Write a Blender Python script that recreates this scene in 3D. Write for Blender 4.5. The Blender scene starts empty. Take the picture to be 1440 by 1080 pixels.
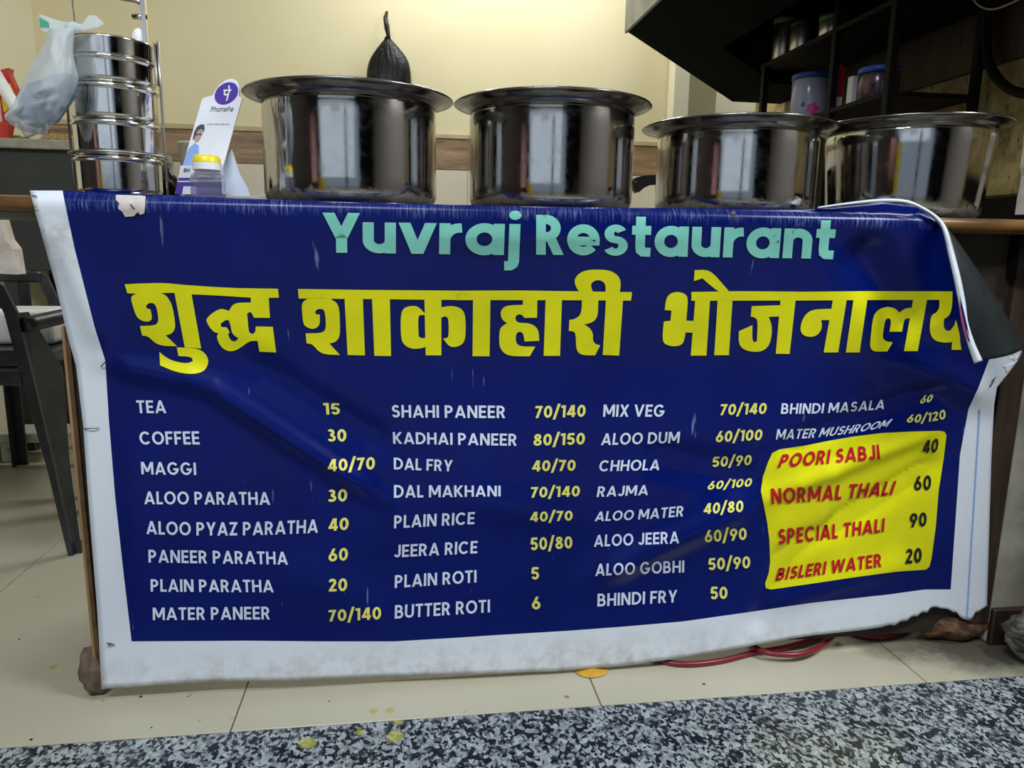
import bpy, bmesh, math, random
from mathutils import Vector, Matrix, noise
from mathutils.geometry import tessellate_polygon
random.seed(7)
S = bpy.context.scene
COL = S.collection
# ------------------------------------------------------------------ camera
PITCH, ROLL, YAW, FPX = .1864, .01736, .14058, 1037.07
CAM = Vector((.0026, -1.3476, .8491))
FW = Vector((math.sin(YAW)*math.cos(PITCH), math.cos(YAW)*math.cos(PITCH), -math.sin(PITCH)))
R0 = Vector((math.cos(YAW), -math.sin(YAW), 0)); U0 = R0.cross(FW)
RT = math.cos(ROLL)*R0+math.sin(ROLL)*U0; UP = -math.sin(ROLL)*R0+math.cos(ROLL)*U0
cd = bpy.data.cameras.new('camera'); cam = bpy.data.objects.new('camera', cd); COL.objects.link(cam)
cd.sensor_width = 36; cd.lens = FPX/1440*36; cd.clip_start = .02
M = Matrix((RT, UP, -FW)).transposed().to_4x4(); M.translation = CAM
cam.matrix_world = M
S.camera = cam
# ------------------------------------------------------------------ world, lamps, exposure
W = bpy.data.worlds.new('world'); S.world = W; W.use_nodes = True
W.node_tree.nodes['Background'].inputs[0].default_value = (.62, .78, 1, 1)
W.node_tree.nodes['Background'].inputs[1].default_value = .3
def area(name, loc, target, sx, sy, power, color):
    l = bpy.data.lights.new(name, 'AREA'); l.shape = 'RECTANGLE'; l.size = sx; l.size_y = sy
    l.energy = power; l.color = color
    o = bpy.data.objects.new(name, l); COL.objects.link(o); o.location = loc
    o.rotation_euler = (Vector(target)-Vector(loc)).to_track_quat('-Z', 'Y').to_euler()
    return o
area('street_daylight', (-1.0, -3.5, 1.75), (-.2, 0, .5), 3.0, 1.3, 6, (.72, .85, 1))
area('ceiling_tube', (.45, 1.7, 2.5), (.45, 1.85, 0), 1.2, .12, 21, (.93, .97, 1))
area('passage_fill', (2.1, 2.5, 2.5), (1.9, 2.8, 1.2), .6, .1, 7, (1, .98, .9))  # added fill light, brightens the far passage wall
area('front_tube', (-.5, -1.8, 2.75), (-.2, -.2, .3), 1.2, .2, 44, (.86, .93, 1))
area('front_tube', (2.05, -1.15, 2.6), (.9, -.1, .4), .8, .2, 52, (.86, .93, 1))
S.view_settings.view_transform = 'Standard'; S.view_settings.look = 'None'
S.view_settings.exposure = .17; S.view_settings.gamma = 1; S.view_settings.use_curve_mapping = False
# ------------------------------------------------------------------ pixel to place
def ray(x, y): return FW+RT*((x-720)/FPX)-UP*((y-540)/FPX)
def oY(x, y, Y): d = ray(x, y); return CAM+d*((Y-CAM.y)/d.y)
def oZ(x, y, Z=0.): d = ray(x, y); return CAM+d*((Z-CAM.z)/d.z)
def oX(x, y, X): d = ray(x, y); return CAM+d*((X-CAM.x)/d.x)
# ------------------------------------------------------------------ materials
def mat(name, col, rough=.5, metal=0, **k):
    m = bpy.data.materials.new(name); m.use_nodes = True
    b = m.node_tree.nodes['Principled BSDF']
    b.inputs['Base Color'].default_value = (*col, 1); b.inputs['Roughness'].default_value = rough
    b.inputs['Metallic'].default_value = metal
    for a, v in k.items(): b.inputs[a.replace('_', ' ')].default_value = v
    return m
def nd(m, t, **k):
    n = m.node_tree.nodes.new(t)
    for a, v in k.items(): setattr(n, a, v)
    return n
def lk(m, a, b): m.node_tree.links.new(a, b)
def coords(m, scale=(1, 1, 1)):
    g = nd(m, 'ShaderNodeNewGeometry'); mp = nd(m, 'ShaderNodeMapping'); mp.inputs['Scale'].default_value = scale
    lk(m, g.outputs['Position'], mp.inputs['Vector']); return mp.outputs[0]
def ramp(m, src, stops):
    r = nd(m, 'ShaderNodeValToRGB'); e = r.color_ramp.elements
    while len(e) < len(stops): e.new(.5)
    for i, (p, c) in enumerate(stops):
        e[i].position = p; e[i].color = (*c, 1) if len(c) == 3 else c
    lk(m, src, r.inputs[0]); return r.outputs[0]
def noi(m, scale=(1, 1, 1), s=10, det=4, rough=.55, dist=0):
    n = nd(m, 'ShaderNodeTexNoise'); n.inputs['Scale'].default_value = s; n.inputs['Detail'].default_value = det
    n.inputs['Roughness'].default_value = rough; n.inputs['Distortion'].default_value = dist
    lk(m, coords(m, scale), n.inputs['Vector']); return n.outputs[0]
def mixc(m, fac, a, b):
    x = nd(m, 'ShaderNodeMix', data_type='RGBA')
    if isinstance(fac, (int, float)): x.inputs[0].default_value = fac
    else: lk(m, fac, x.inputs[0])
    for i, v in ((6, a), (7, b)):
        if isinstance(v, tuple): x.inputs[i].default_value = (*v, 1)
        else: lk(m, v, x.inputs[i])
    return x.outputs[2]
def mth(m, op, a, b=0., clamp=False):
    x = nd(m, 'ShaderNodeMath', operation=op, use_clamp=clamp)
    for i, v in ((0, a), (1, b)):
        if isinstance(v, (int, float)): x.inputs[i].default_value = v
        else: lk(m, v, x.inputs[i])
    return x.outputs[0]
def bsdf(m): return m.node_tree.nodes['Principled BSDF']
def setc(m, c): lk(m, c, bsdf(m).inputs['Base Color'])
def bump(m, h, st=.3, dist=.002):
    b = nd(m, 'ShaderNodeBump'); b.inputs['Strength'].default_value = st; b.inputs['Distance'].default_value = dist
    lk(m, h, b.inputs['Height']); lk(m, b.outputs[0], bsdf(m).inputs['Normal'])
def mottled(name, c1, c2, s=8, rough=.6, lo=.35, hi=.65, scale=(1, 1, 1), bs=0, bd=.002, det=4, **k):
    m = mat(name, c1, rough, **k); n = noi(m, scale, s, det); setc(m, ramp(m, n, [(lo, c1), (hi, c2)]))
    if bs: bump(m, n, bs, bd)
    return m
M_wall = mottled('cream_paint', (.67, .58, .335), (.71, .62, .375), 2.5, .55)
M_wall_lit = mottled('cream_paint_lit', (.75, .70, .50), (.78, .73, .53), 2.5, .55)  # same cream made paler for the walls that catch the light
M_dirty = mat('grimy_yellow_wall', (.4, .3, .12), .6)
a = ramp(M_dirty, noi(M_dirty, (1, 1, 1), 9, 6, .7), [(.35, (.10, .07, .025)), (.6, (.42, .32, .12))])
b_ = ramp(M_dirty, noi(M_dirty, (1, 1, .6), 60, 3), [(.3, (.12, .12, .12)), (.42, (1, 1, 1))])
x = nd(M_dirty, 'ShaderNodeMix', data_type='RGBA', blend_type='MULTIPLY'); x.inputs[0].default_value = .8
lk(M_dirty, a, x.inputs[6]); lk(M_dirty, b_, x.inputs[7]); setc(M_dirty, x.outputs[2])
M_ceil = mat('white_ceiling', (.75, .74, .68), .8)
M_tilew = mottled('cream_wall_tile', (.66, .58, .44), (.7, .63, .48), 3, .25)
M_tilewood = mat('wood_look_wall_tile', (.3, .2, .12), .35)
setc(M_tilewood, ramp(M_tilewood, noi(M_tilewood, (1.3, 1, 14), 3, 6, .6, .4), [(.3, (.12, .065, .03)), (.5, (.27, .165, .085)), (.72, (.42, .28, .155))]))
M_trimtile = mottled('beige_border_tile', (.42, .33, .17), (.5, .4, .22), 20, .4)
# vitrified floor tile
M_floor = mat('beige_floor_tile', (.5, .46, .36), .32)
c1 = ramp(M_floor, noi(M_floor, (1, 1, 1), 2.2, 5), [(.3, (.46, .42, .305)), (.7, (.54, .50, .38))])
sp = ramp(M_floor, noi(M_floor, (1, 1, 1), 38, 3, .6), [(.26, (.25, .22, .15)), (.33, (1, 1, 1))])
x = nd(M_floor, 'ShaderNodeMix', data_type='RGBA', blend_type='MULTIPLY'); x.inputs[0].default_value = .55
lk(M_floor, c1, x.inputs[6]); lk(M_floor, sp, x.inputs[7])
# old dirt gathered round the right hand foot of the counter
def blobmask(m, cx, cy, r, soft):
    g = nd(m, 'ShaderNodeNewGeometry'); s = nd(m, 'ShaderNodeVectorMath', operation='DISTANCE')
    fl = nd(m, 'ShaderNodeVectorMath', operation='MULTIPLY'); fl.inputs[1].default_value = (1, 1, 0)
    lk(m, g.outputs['Position'], fl.inputs[0]); lk(m, fl.outputs[0], s.inputs[0]); s.inputs[1].default_value = (cx, cy, 0)
    n = noi(m, (1, 1, 1), 30, 5, .7)
    d = mth(m, 'ADD', s.outputs['Value'], mth(m, 'MULTIPLY', mth(m, 'SUBTRACT', n, .5), r*1.6))
    return mth(m, 'DIVIDE', mth(m, 'SUBTRACT', r+soft, d), soft, True)
c = x.outputs[2]
c = mixc(M_floor, mth(M_floor, 'MULTIPLY', blobmask(M_floor, 1.22, -.01, .07, .09), .85), c, (.045, .04, .03))
c = mixc(M_floor, mth(M_floor, 'MULTIPLY', blobmask(M_floor, 1.05, .03, .05, .06), .7), c, (.06, .05, .035))
for (px, py, r) in ((75, 938, .006), (548, 999, .006), (525, 1000, .006), (797, 980, .003)):
    p = oZ(px, py); c = mixc(M_floor, mth(M_floor, 'MULTIPLY', blobmask(M_floor, p.x, p.y, r, .004), .8), c, (.42, .38, .06) if px != 797 else (.3, .1, .01))
setc(M_floor, c)
M_grout = mat('dark_grout', (.16, .14, .1), .9)
# granite
M_gran = mat('speckled_granite', (.4, .4, .4), .22)
v = nd(M_gran, 'ShaderNodeTexVoronoi'); v.inputs['Scale'].default_value = 175
nz = nd(M_gran, 'ShaderNodeTexNoise'); nz.inputs['Scale'].default_value = 95; nz.inputs['Detail'].default_value = 3
cc = coords(M_gran, (1, .75, 1)); lk(M_gran, cc, nz.inputs['Vector'])
vm = nd(M_gran, 'ShaderNodeVectorMath', operation='SCALE'); vm.inputs['Scale'].default_value = .013
lk(M_gran, nz.outputs['Color'], vm.inputs[0]); va = nd(M_gran, 'ShaderNodeVectorMath', operation='ADD')
lk(M_gran, cc, va.inputs[0]); lk(M_gran, vm.outputs[0], va.inputs[1]); lk(M_gran, va.outputs[0], v.inputs['Vector'])
sv = nd(M_gran, 'ShaderNodeSeparateColor'); lk(M_gran, v.outputs['Color'], sv.inputs[0])
big = noi(M_gran, (1, .8, 1), 34, 6, .7)
mx = mth(M_gran, 'ADD', mth(M_gran, 'MULTIPLY', sv.outputs[0], .42), mth(M_gran, 'MULTIPLY', big, .62))
cg = ramp(M_gran, mx, [(.38, (.010, .012, .02)), (.465, (.03, .035, .05)), (.51, (.13, .15, .17)), (.575, (.26, .29, .30)), (.80, (.48, .53, .52))])
for (px, py, r) in ((432, 1045, .011), (556, 1036, .012), (507, 1030, .004), (560, 1015, .006)):
    p = oZ(px, py); cg = mixc(M_gran, mth(M_gran, 'MULTIPLY', blobmask(M_gran, p.x, p.y, r, .006), .6), cg, (.55, .52, .05))
setc(M_gran, cg)
# steel
def steel(name, base=.62, rough=.09, grime=None, zb=.914):
    m = mat(name, (base, base*.97, base*.92), rough, 1)
    n = noi(m, (3, 3, 260), 3, 4, .7); bump(m, n, .06, .0006)
    n2 = noi(m, (1, 1, 1), 45, 5, .7)
    r = ramp(m, n2, [(.4, (rough, rough, rough)), (.75, (rough+.16,)*3)]); lk(m, r, bsdf(m).inputs['Roughness'])
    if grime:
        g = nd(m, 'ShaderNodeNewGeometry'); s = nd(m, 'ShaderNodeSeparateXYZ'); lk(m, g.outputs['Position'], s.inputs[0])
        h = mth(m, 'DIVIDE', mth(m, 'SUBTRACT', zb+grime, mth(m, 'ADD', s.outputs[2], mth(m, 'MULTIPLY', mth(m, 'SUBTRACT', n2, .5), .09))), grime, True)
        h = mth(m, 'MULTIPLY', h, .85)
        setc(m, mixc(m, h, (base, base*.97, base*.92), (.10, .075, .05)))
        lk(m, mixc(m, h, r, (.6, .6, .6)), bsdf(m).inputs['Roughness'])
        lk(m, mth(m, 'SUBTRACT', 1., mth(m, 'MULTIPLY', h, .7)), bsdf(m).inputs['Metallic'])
    return m
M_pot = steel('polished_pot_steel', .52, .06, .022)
M_rim = steel('rim_steel', .30, .14)  # darker base stands in for the dark surroundings mirrored under the rims
M_tif = steel('tiffin_steel', .66, .05)
M_jar = steel('jar_steel', .75, .3)
M_tarn = steel('tarnished_wire', .35, .3)
# vinyl
def vinyl(name, col, rough=.33, scuff=True, dirt=None):
    m = mat(name, col, rough, Specular_IOR_Level=.22); weave = noi(m, (420, 1, 6), 1, 2, .5)
    w2 = noi(m, (3, 3, 3), 2, 3)
    bump(m, weave, .10, .0006)
    c = col
    n = noi(m, (1, 1, 1), 5, 4)
    if dirt is None: c = mixc(m, ramp(m, n, [(.35, (0, 0, 0)), (.7, (1, 1, 1))]), tuple(v*.85 for v in col), tuple(min(1, v*1.12) for v in col))
    g = nd(m, 'ShaderNodeNewGeometry'); s = nd(m, 'ShaderNodeSeparateXYZ'); lk(m, g.outputs['Position'], s.inputs[0])
    if scuff:   # rubbed white along the counter edge, and fine drip marks
        st = noi(m, (260, 1, 22), 1, 4, .7)
        band = mth(m, 'SUBTRACT', 1., mth(m, 'DIVIDE', mth(m, 'ABSOLUTE', mth(m, 'SUBTRACT', s.outputs[2], .905)), .017), True)
        f = mth(m, 'MULTIPLY', mth(m, 'MULTIPLY', band, ramp(m, noi(m, (1, 1, 1), 14, 3, .6), [(.40, (.15, .15, .15)), (.62, (1, 1, 1))])), ramp(m, st, [(.48, (0, 0, 0)), (.66, (1, 1, 1))]))
        sp = mth(m, 'MULTIPLY', ramp(m, noi(m, (70, 1, 9), 1, 3, .5), [(.70, (0, 0, 0)), (.76, (1, 1, 1))]), .35)
        f = mth(m, 'MAXIMUM', mth(m, 'MULTIPLY', f, .5), sp)
        c = mixc(m, f, c, (.45, .55, .75))
    if dirt:
        a = ramp(m, noi(m, (1, 1, 1), 28, 5, .7), [(.42, (1, 1, 1)), (.7, (0, 0, 0))])
        low = mth(m, 'DIVIDE', mth(m, 'SUBTRACT', .10, s.outputs[2]), .10, True)
        hi = mth(m, 'MULTIPLY', mth(m, 'DIVIDE', mth(m, 'SUBTRACT', s.outputs[2], .76), .10, True), mth(m, 'SUBTRACT', 1., mth(m, 'DIVIDE', mth(m, 'SUBTRACT', s.outputs[2], .86), .03, True)))
        k = mth(m, 'ADD', low, hi, True)
        k = mth(m, 'MULTIPLY', k, mth(m, 'SUBTRACT', 1.15, a))
        c = mixc(m, mth(m, 'MULTIPLY', k, dirt), c, (.34, .32, .27))
    setc(m, c); return m
M_white = vinyl('white_vinyl', (.74, .78, .84), .4, False, .8)
M_blue = vinyl('navy_print', (.001, .008, .125), .27)
M_yel = vinyl('yellow_print', (.80, .77, .008), .33, False)
M_yel2 = vinyl('soft_yellow_print', (.84, .80, .18), .33, False)
M_aqua = vinyl('aqua_print', (.24, .66, .55), .33, False)
M_pale = vinyl('pale_print', (.70, .76, .98), .33, False)
M_red = vinyl('red_print', (.55, .012, .02), .33, False)
M_blk = mat('black_print', (.008, .008, .01), .4)
M_back = mottled('dark_vinyl_back', (.009, .012, .013), (.017, .021, .022), 14, .55, bs=.2, Specular_IOR_Level=.25)
M_line = mat('pale_blue_line', (.25, .45, .8), .5)
# woods, plastics, cloth
M_lip = mat('varnished_wood_edge', (.3, .14, .04), .35)
setc(M_lip, ramp(M_lip, noi(M_lip, (3, 14, 14), 3, 5), [(.3, (.09, .036, .010)), (.7, (.27, .13, .035))]))
M_ply = mottled('plywood', (.30, .17, .07), (.42, .25, .11), 30, .6, scale=(1, 1, .1))
M_plyd = mottled('dark_ply_layer', (.016, .011, .007), (.03, .019, .012), 30, .7)
M_brown = mottled('dark_brown_board', (.018, .008, .0045), (.036, .017, .009), 8, .6, scale=(6, 6, .5))
M_post = mottled('stained_post', (.022, .012, .008), (.05, .028, .02), 9, .5, scale=(5, 5, .6))
M_brick = mottled('grimy_brick', (.05, .025, .015), (.24, .11, .055), 45, .9, bs=1, bd=.008)
M_foot = mottled('dusty_block', (.10, .075, .05), (.22, .15, .10), 40, .9, bs=.5, bd=.003)
M_blkplastic = mat('black_plastic', (.018, .021, .025), .33)
n = noi(M_blkplastic, (1, 1, 1), 9, 5, .7); setc(M_blkplastic, ramp(M_blkplastic, n, [(.35, (.012, .014, .018)), (.7, (.05, .056, .066))]))
M_char = mottled('charcoal_paint', (.032, .034, .032), (.042, .044, .04), 3, .7)
M_stone = mottled('grey_stone_ledge', (.27, .25, .2), (.4, .37, .3), 14, .7, bs=.2)
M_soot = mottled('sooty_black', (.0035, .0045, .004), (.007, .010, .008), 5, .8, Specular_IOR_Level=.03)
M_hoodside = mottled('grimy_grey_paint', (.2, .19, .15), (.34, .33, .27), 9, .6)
M_rack = mat('black_rack_metal', (.006, .0045, .004), .6, Specular_IOR_Level=.12)
M_bwplast = mat('clear_plastic', (.93, .95, .97), .08, Transmission_Weight=.85, IOR=1.25, Alpha=.55)
M_wplastic = mat('white_plastic', (.82, .82, .80), .35)
M_yplastic = mat('yellow_plastic', (.85, .66, .01), .35)
M_acr = mat('white_acrylic', (.78, .79, .86), .25)
M_acrs = mat('frosted_acrylic', (.62, .68, .8), .3)
M_pur = mat('purple_ink', (.075, .035, .33), .4)
M_ink = mat('grey_ink', (.06, .06, .09), .5)
M_skin = mat('printed_skin', (.5, .3, .2), .5)
M_shirt = mat('printed_shirt', (.25, .38, .72), .5)
M_bin = mat('black_bin_liner', (.003, .0035, .0035), .3, Specular_IOR_Level=.3)
n = noi(M_bin, (60, 60, 8), 1, 4, .6); bump(M_bin, n, .8, .01)
M_carry = mat('translucent_white_bag', (.80, .86, .88), .4)
bs_ = bsdf(M_carry); tl = nd(M_carry, 'ShaderNodeBsdfTranslucent'); tl.inputs[0].default_value = (.8, .86, .88, 1)
tr = nd(M_carry, 'ShaderNodeBsdfTransparent'); m1 = nd(M_carry, 'ShaderNodeMixShader'); m2 = nd(M_carry, 'ShaderNodeMixShader')
m1.inputs[0].default_value = .35; m2.inputs[0].default_value = .42
lk(M_carry, bs_.outputs[0], m1.inputs[1]); lk(M_carry, tl.outputs[0], m1.inputs[2]); lk(M_carry, m1.outputs[0], m2.inputs[1]); lk(M_carry, tr.outputs[0], m2.inputs[2])
lk(M_carry, m2.outputs[0], M_carry.node_tree.nodes['Material Output'].inputs[0])
n = noi(M_carry, (1, 1, .4), 40, 4, .6); bump(M_carry, n, .5, .006)
M_green = mat('green_print', (.05, .35, .2), .5)
M_hose = mat('red_rubber_hose', (.20, .012, .02), .35)
M_orange = mottled('orange_peel', (.60, .30, .02), (.72, .40, .05), 40, .5)
M_redpack = mat('red_packet_foil', (.5, .03, .03), .3)
M_veg = mottled('green_vegetable', (.05, .12, .01), (.22, .3, .03), 30, .4)
M_ging = mottled('ginger_skin', (.28, .17, .06), (.45, .30, .14), 60, .7)
M_cloth = mottled('faded_cloth', (.5, .42, .34), (.68, .62, .55), 20, .9)
M_marb = mottled('stained_marble', (.62, .6, .52), (.25, .1, .05), 30, .5, lo=.55, hi=.75)
M_grime = mottled('grey_rag', (.03, .027, .02), (.20, .185, .15), 22, .6, bs=.4, bd=.004)
M_pier = mottled('dirty_beige_wall', (.22, .2, .15), (.42, .39, .31), 7, .6)
M_steelcol = mat('far_shutter_grey', (.28, .25, .23), .5)
# ------------------------------------------------------------------ builders
WL = {}
def link(o, parent):
    COL.objects.link(o)
    if parent is not None: o.parent = parent
def thing(name, label, cat, loc, group=None):
    o = bpy.data.objects.new(name, None); link(o, None); o.location = loc; o.empty_display_size = .02
    WL[o] = Vector(loc); o['label'] = label; o['category'] = cat
    if group: o['group'] = group
    return o
def geo(name, verts, faces, m, parent=None, label=None, cat=None, kind=None, group=None, smooth=False, origin=None, mats=None, fm=None):
    base = WL[parent] if parent is not None else (Vector(origin) if origin is not None else Vector((0, 0, 0)))
    me = bpy.data.meshes.new(name); me.from_pydata([tuple(Vector(v)-base) for v in verts], [], faces)
    for mm in ([m] if mats is None else mats): me.materials.append(mm)
    if fm: me.polygons.foreach_set('material_index', fm)
    if smooth: me.polygons.foreach_set('use_smooth', [True]*len(faces))
    me.update()
    o = bpy.data.objects.new(name, me); link(o, parent)
    if parent is None: o.location = base
    WL[o] = base
    if label: o['label'] = label
    if cat: o['category'] = cat
    if kind: o['kind'] = kind
    if group: o['group'] = group
    return o
def bm2(bm, smooth=None):
    bm.verts.ensure_lookup_table(); bm.verts.index_update()
    r = ([v.co.copy() for v in bm.verts], [[v.index for v in f.verts] for f in bm.faces]); bm.free(); return r
def box(lo, hi, bev=0., seg=2, rot=0.):
    bm = bmesh.new(); c = (Vector(lo)+Vector(hi))/2; s = Vector(hi)-Vector(lo)
    bmesh.ops.create_cube(bm, size=1)
    for v in bm.verts: v.co = Vector((v.co.x*s.x, v.co.y*s.y, v.co.z*s.z))
    if bev: bmesh.ops.bevel(bm, geom=list(bm.edges), offset=bev, segments=seg, affect='EDGES', profile=.5)
    for v in bm.verts: v.co = Matrix.Rotation(rot, 3, 'Z') @ v.co + c
    return bm2(bm)
def join(*gs):
    V, F = [], []
    for v, f in gs:
        n = len(V); V += [Vector(q) for q in v]; F += [[i+n for i in g] for g in f]
    return V, F
def lathe(prof, c, n=48, cap0=False, cap1=False):
    V, F = [], []; c = Vector(c)
    for r, z in prof:
        for i in range(n):
            a = 2*math.pi*i/n; V.append(c+Vector((r*math.cos(a), r*math.sin(a), z)))
    for j in range(len(prof)-1):
        for i in range(n):
            k = (i+1) % n; F.append([j*n+i, j*n+k, (j+1)*n+k, (j+1)*n+i])
    if cap0: F.append([i for i in range(n)][::-1])
    if cap1: F.append([(len(prof)-1)*n+i for i in range(n)])
    return V, F
def tube(pts, r, n=10, rs=None, closed=False):
    pts = [Vector(p) for p in pts]; V, F = [], []; N = len(pts)
    up = Vector((0, 0, 1)); prev = None
    for i, p in enumerate(pts):
        a = pts[(i-1) % N] if (closed or i > 0) else p; b = pts[(i+1) % N] if (closed or i < N-1) else p
        t = (b-a).normalized()
        if prev is None:
            u = t.cross(up); u = t.cross(Vector((1, 0, 0))) if u.length < .1 else u; u.normalize()
        else:
            u = (prev-t*prev.dot(t)).normalized()
        prev = u; w = t.cross(u); rr = rs[i] if rs else r
        for k in range(n):
            an = 2*math.pi*k/n; V.append(p+u*rr*math.cos(an)+w*rr*math.sin(an))
    for i in range(N if closed else N-1):
        j = (i+1) % N
        for k in range(n):
            l = (k+1) % n; F.append([i*n+k, i*n+l, j*n+l, j*n+k])
    if not closed: F += [[k for k in range(n)][::-1], [(N-1)*n+k for k in range(n)]]
    return V, F
def prism(poly, off):
    n = len(poly); off = Vector(off); V = [Vector(p) for p in poly]+[Vector(p)+off for p in poly]
    F = [list(range(n)), [n+i for i in range(n)][::-1]]+[[i, n+i, n+(i+1) % n, (i+1) % n] for i in range(n)]
    return V, F
def smoothpath(pts, k=6):
    pts = [Vector(p) for p in pts]; out = []
    for i in range(len(pts)-1):
        p0 = pts[max(0, i-1)]; p1 = pts[i]; p2 = pts[i+1]; p3 = pts[min(len(pts)-1, i+2)]
        for j in range(k):
            t = j/k; out.append(.5*((2*p1)+(p2-p0)*t+(2*p0-5*p1+4*p2-p3)*t*t+(3*p1-p0-3*p2+p3)*t**3))
    out.append(pts[-1]); return out
def blob(c, s, amp=.15, fr=3, sub=3, seed=0, rot=0):
    bm = bmesh.new(); bmesh.ops.create_icosphere(bm, subdivisions=sub, radius=1)
    for v in bm.verts:
        d = 1+amp*noise.noise(v.co*fr+Vector((seed*7.3, seed, 0)))
        q = Matrix.Rotation(rot, 3, 'Z') @ Vector((v.co.x*s[0]*d, v.co.y*s[1]*d, v.co.z*s[2]*d)); v.co = q+Vector(c)
    return bm2(bm)

# ================================================================== THE SETTING
TOPZ = .912
fl = geo('floor', *box((-3.6, -5.2, -.06), (3.2, 2.35, -.006)), M_grout, kind='structure')
# floor tiles behind the granite strip
xs = [-.9865-.6715*k for k in (2, 1)]+[-.9865, -.315, .355, 1.0265, 1.7]
tile_mesh = None
ys = [-.1325, .515, 1.16, 1.81, 2.35]
for i in range(len(xs)-1):
    for j in range(len(ys)-1):
        g = .0012
        geo('tile', *box((xs[i]+g, ys[j]+g, -.008), (xs[i+1]-g, ys[j+1]-g, 0), .0008, 1), M_floor, fl)
xs2 = [-3.3+.67*k for k in range(10)]
for i in range(9):
    for j in range(6):
        g = .0012
        geo('tile', *box((xs2[i]+g, -5.05+.67*j+g, -.008), (xs2[i+1]-g, -5.05+.67*(j+1)-g, 0), .0008, 1), M_floor, fl)
geo('granite_slab', *box((-2.32, -1.03+.005, -.008), (1.95, -.1345, .0006), .0006, 1), M_gran, fl, label='speckled black and white granite strip in front of the counter')
# back wall
wb = geo('wall_back', *box((-1.66, 2.212, 0), (1.30, 2.30, 2.9)), M_wall, kind='structure')
tj = [.28+.6*k-.0 for k in range(-4, 3)]
z0, z1 = 1.186, 1.322
for k in range(-4, 2):
    xa, xb = .28+.6*k, .28+.6*(k+1)
    xa = max(xa, -1.55); xb = min(xb, 1.297)
    if xb-xa < .02: continue
    g = .0015
    geo('wood_look_tile', *box((xa+g, 2.203, z0+g), (xb-g, 2.213, z1-g), .001, 1), M_tilewood, wb)
    geo('border_tile', *box((xa+g, 2.200, z1+g), (xb-g, 2.213, z1+.024), .003, 2), M_trimtile, wb)
    for zz in (0, .593):
        geo('cream_tile', *box((xa+g, 2.204, zz+g), (xb-g, 2.213, min(zz+.593, z0)-g), .001, 1), M_tilew, wb)
geo('wall_left', *box((-1.64, .3, 0), (-1.545, 2.212, 2.9)), M_wall_lit, kind='structure')
geo('pillar', *box((1.225, 2.12, 0), (1.30, 2.2, 2.9), .002, 1), M_wall_lit, wb)
geo('wall_far', *box((1.30, 2.9, 0), (2.6, 2.98, 2.9)), M_wall_lit, kind='structure')
geo('wall_passage', *box((1.302, 2.55, 0), (1.61, 2.62, 2.9)), M_wall, kind='structure')
wr = geo('wall_right', *box((1.455, -.35, 0), (1.55, 1.75, 2.9)), M_dirty, kind='structure')
for (ya, yb) in ((.43, 1.03), (-.17, .43), (1.03, 1.63)):
    geo('wall_tile', *box((1.449, ya+.0015, .99), (1.4555, yb-.0015, 1.31), .001, 1), M_dirty, wr)
geo('brown_wall_board', *box((1.4425, -.3, 1.305), (1.4555, 1.165, 1.9), .002, 1), M_brown, wr)
geo('black_skirting', *box((1.4425, -.3, .90), (1.4555, 1.30, .985), .002, 1), M_rack, wr)
geo('ceiling', *box((-3.6, -4.2, 2.9), (3.2, 3.0, 3.0)), M_ceil, kind='structure')
geo('baseboard_right', *box((1.262, -.02, 0), (1.448, -.006, .085), .003, 1), M_post, kind='structure')
# front of the shop, behind the photographer: seen only in the polished steel
geo('wall_street_left', *box((-3.05, -4.2, 0), (-2.95, .3, 2.9)), M_brown, kind='structure')
geo('wall_inner_left', *box((-2.95, .3, 0), (-1.64, .4, 2.9)), M_soot, kind='structure')
geo('wall_street_right', *box((2.3, -4.2, 0), (2.4, -.30, 2.9)), M_steelcol, kind='structure')
geo('wall_inner_right', *box((1.55, -.35, 0), (2.4, -.27, 2.9)), M_brown, kind='structure')
geo('wall_street', *box((.85, -3.9, 0), (2.3, -3.8, 2.9)), M_soot, kind='structure')
geo('lintel', *box((-2.95, -3.9, 2.25), (.85, -3.8, 2.9)), M_soot, kind='structure')

# stair soffit / canopy, black with soot
hz = 1.5
pa, pb = oY(883, 45, hz), oY(1030, 143, hz)
poly = [pa, pb, Vector((1.441, hz, pb.z)), Vector((1.441, hz, 2.1)), Vector((pa.x, hz, 2.1))]
pm = pa.lerp(pb, (1.05-pa.x)/(pb.x-pa.x)); poly2 = [Vector((v.x, 1.17, v.z)) for v in (pa, pm, Vector((1.05, hz, 2.1)), Vector((pa.x, hz, 2.1)))]
hd = thing('stair_soffit', 'big soot-black sloping soffit with a grimy grey side, top right', 'soffit', (.82, hz, 1.4))
geo('underside_and_light_block', *join(prism(poly, (0, -.33, 0)), prism(poly2, (0, -1.47, 0)), box((1.052, -.42, 1.78), (1.441, 1.168, 2.1)), box((1.052, -.44, 1.66), (1.441, -.422, 2.1))), M_soot, hd)  # the two boxes are added above the rack to block the front light
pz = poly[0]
geo('grey_side_panel', *box((pz.x-.012, -.31, pz.z-.004), (pz.x-.0005, hz+.004, 2.1), .002, 1), M_hoodside, hd, label='grimy grey side board')

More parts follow.
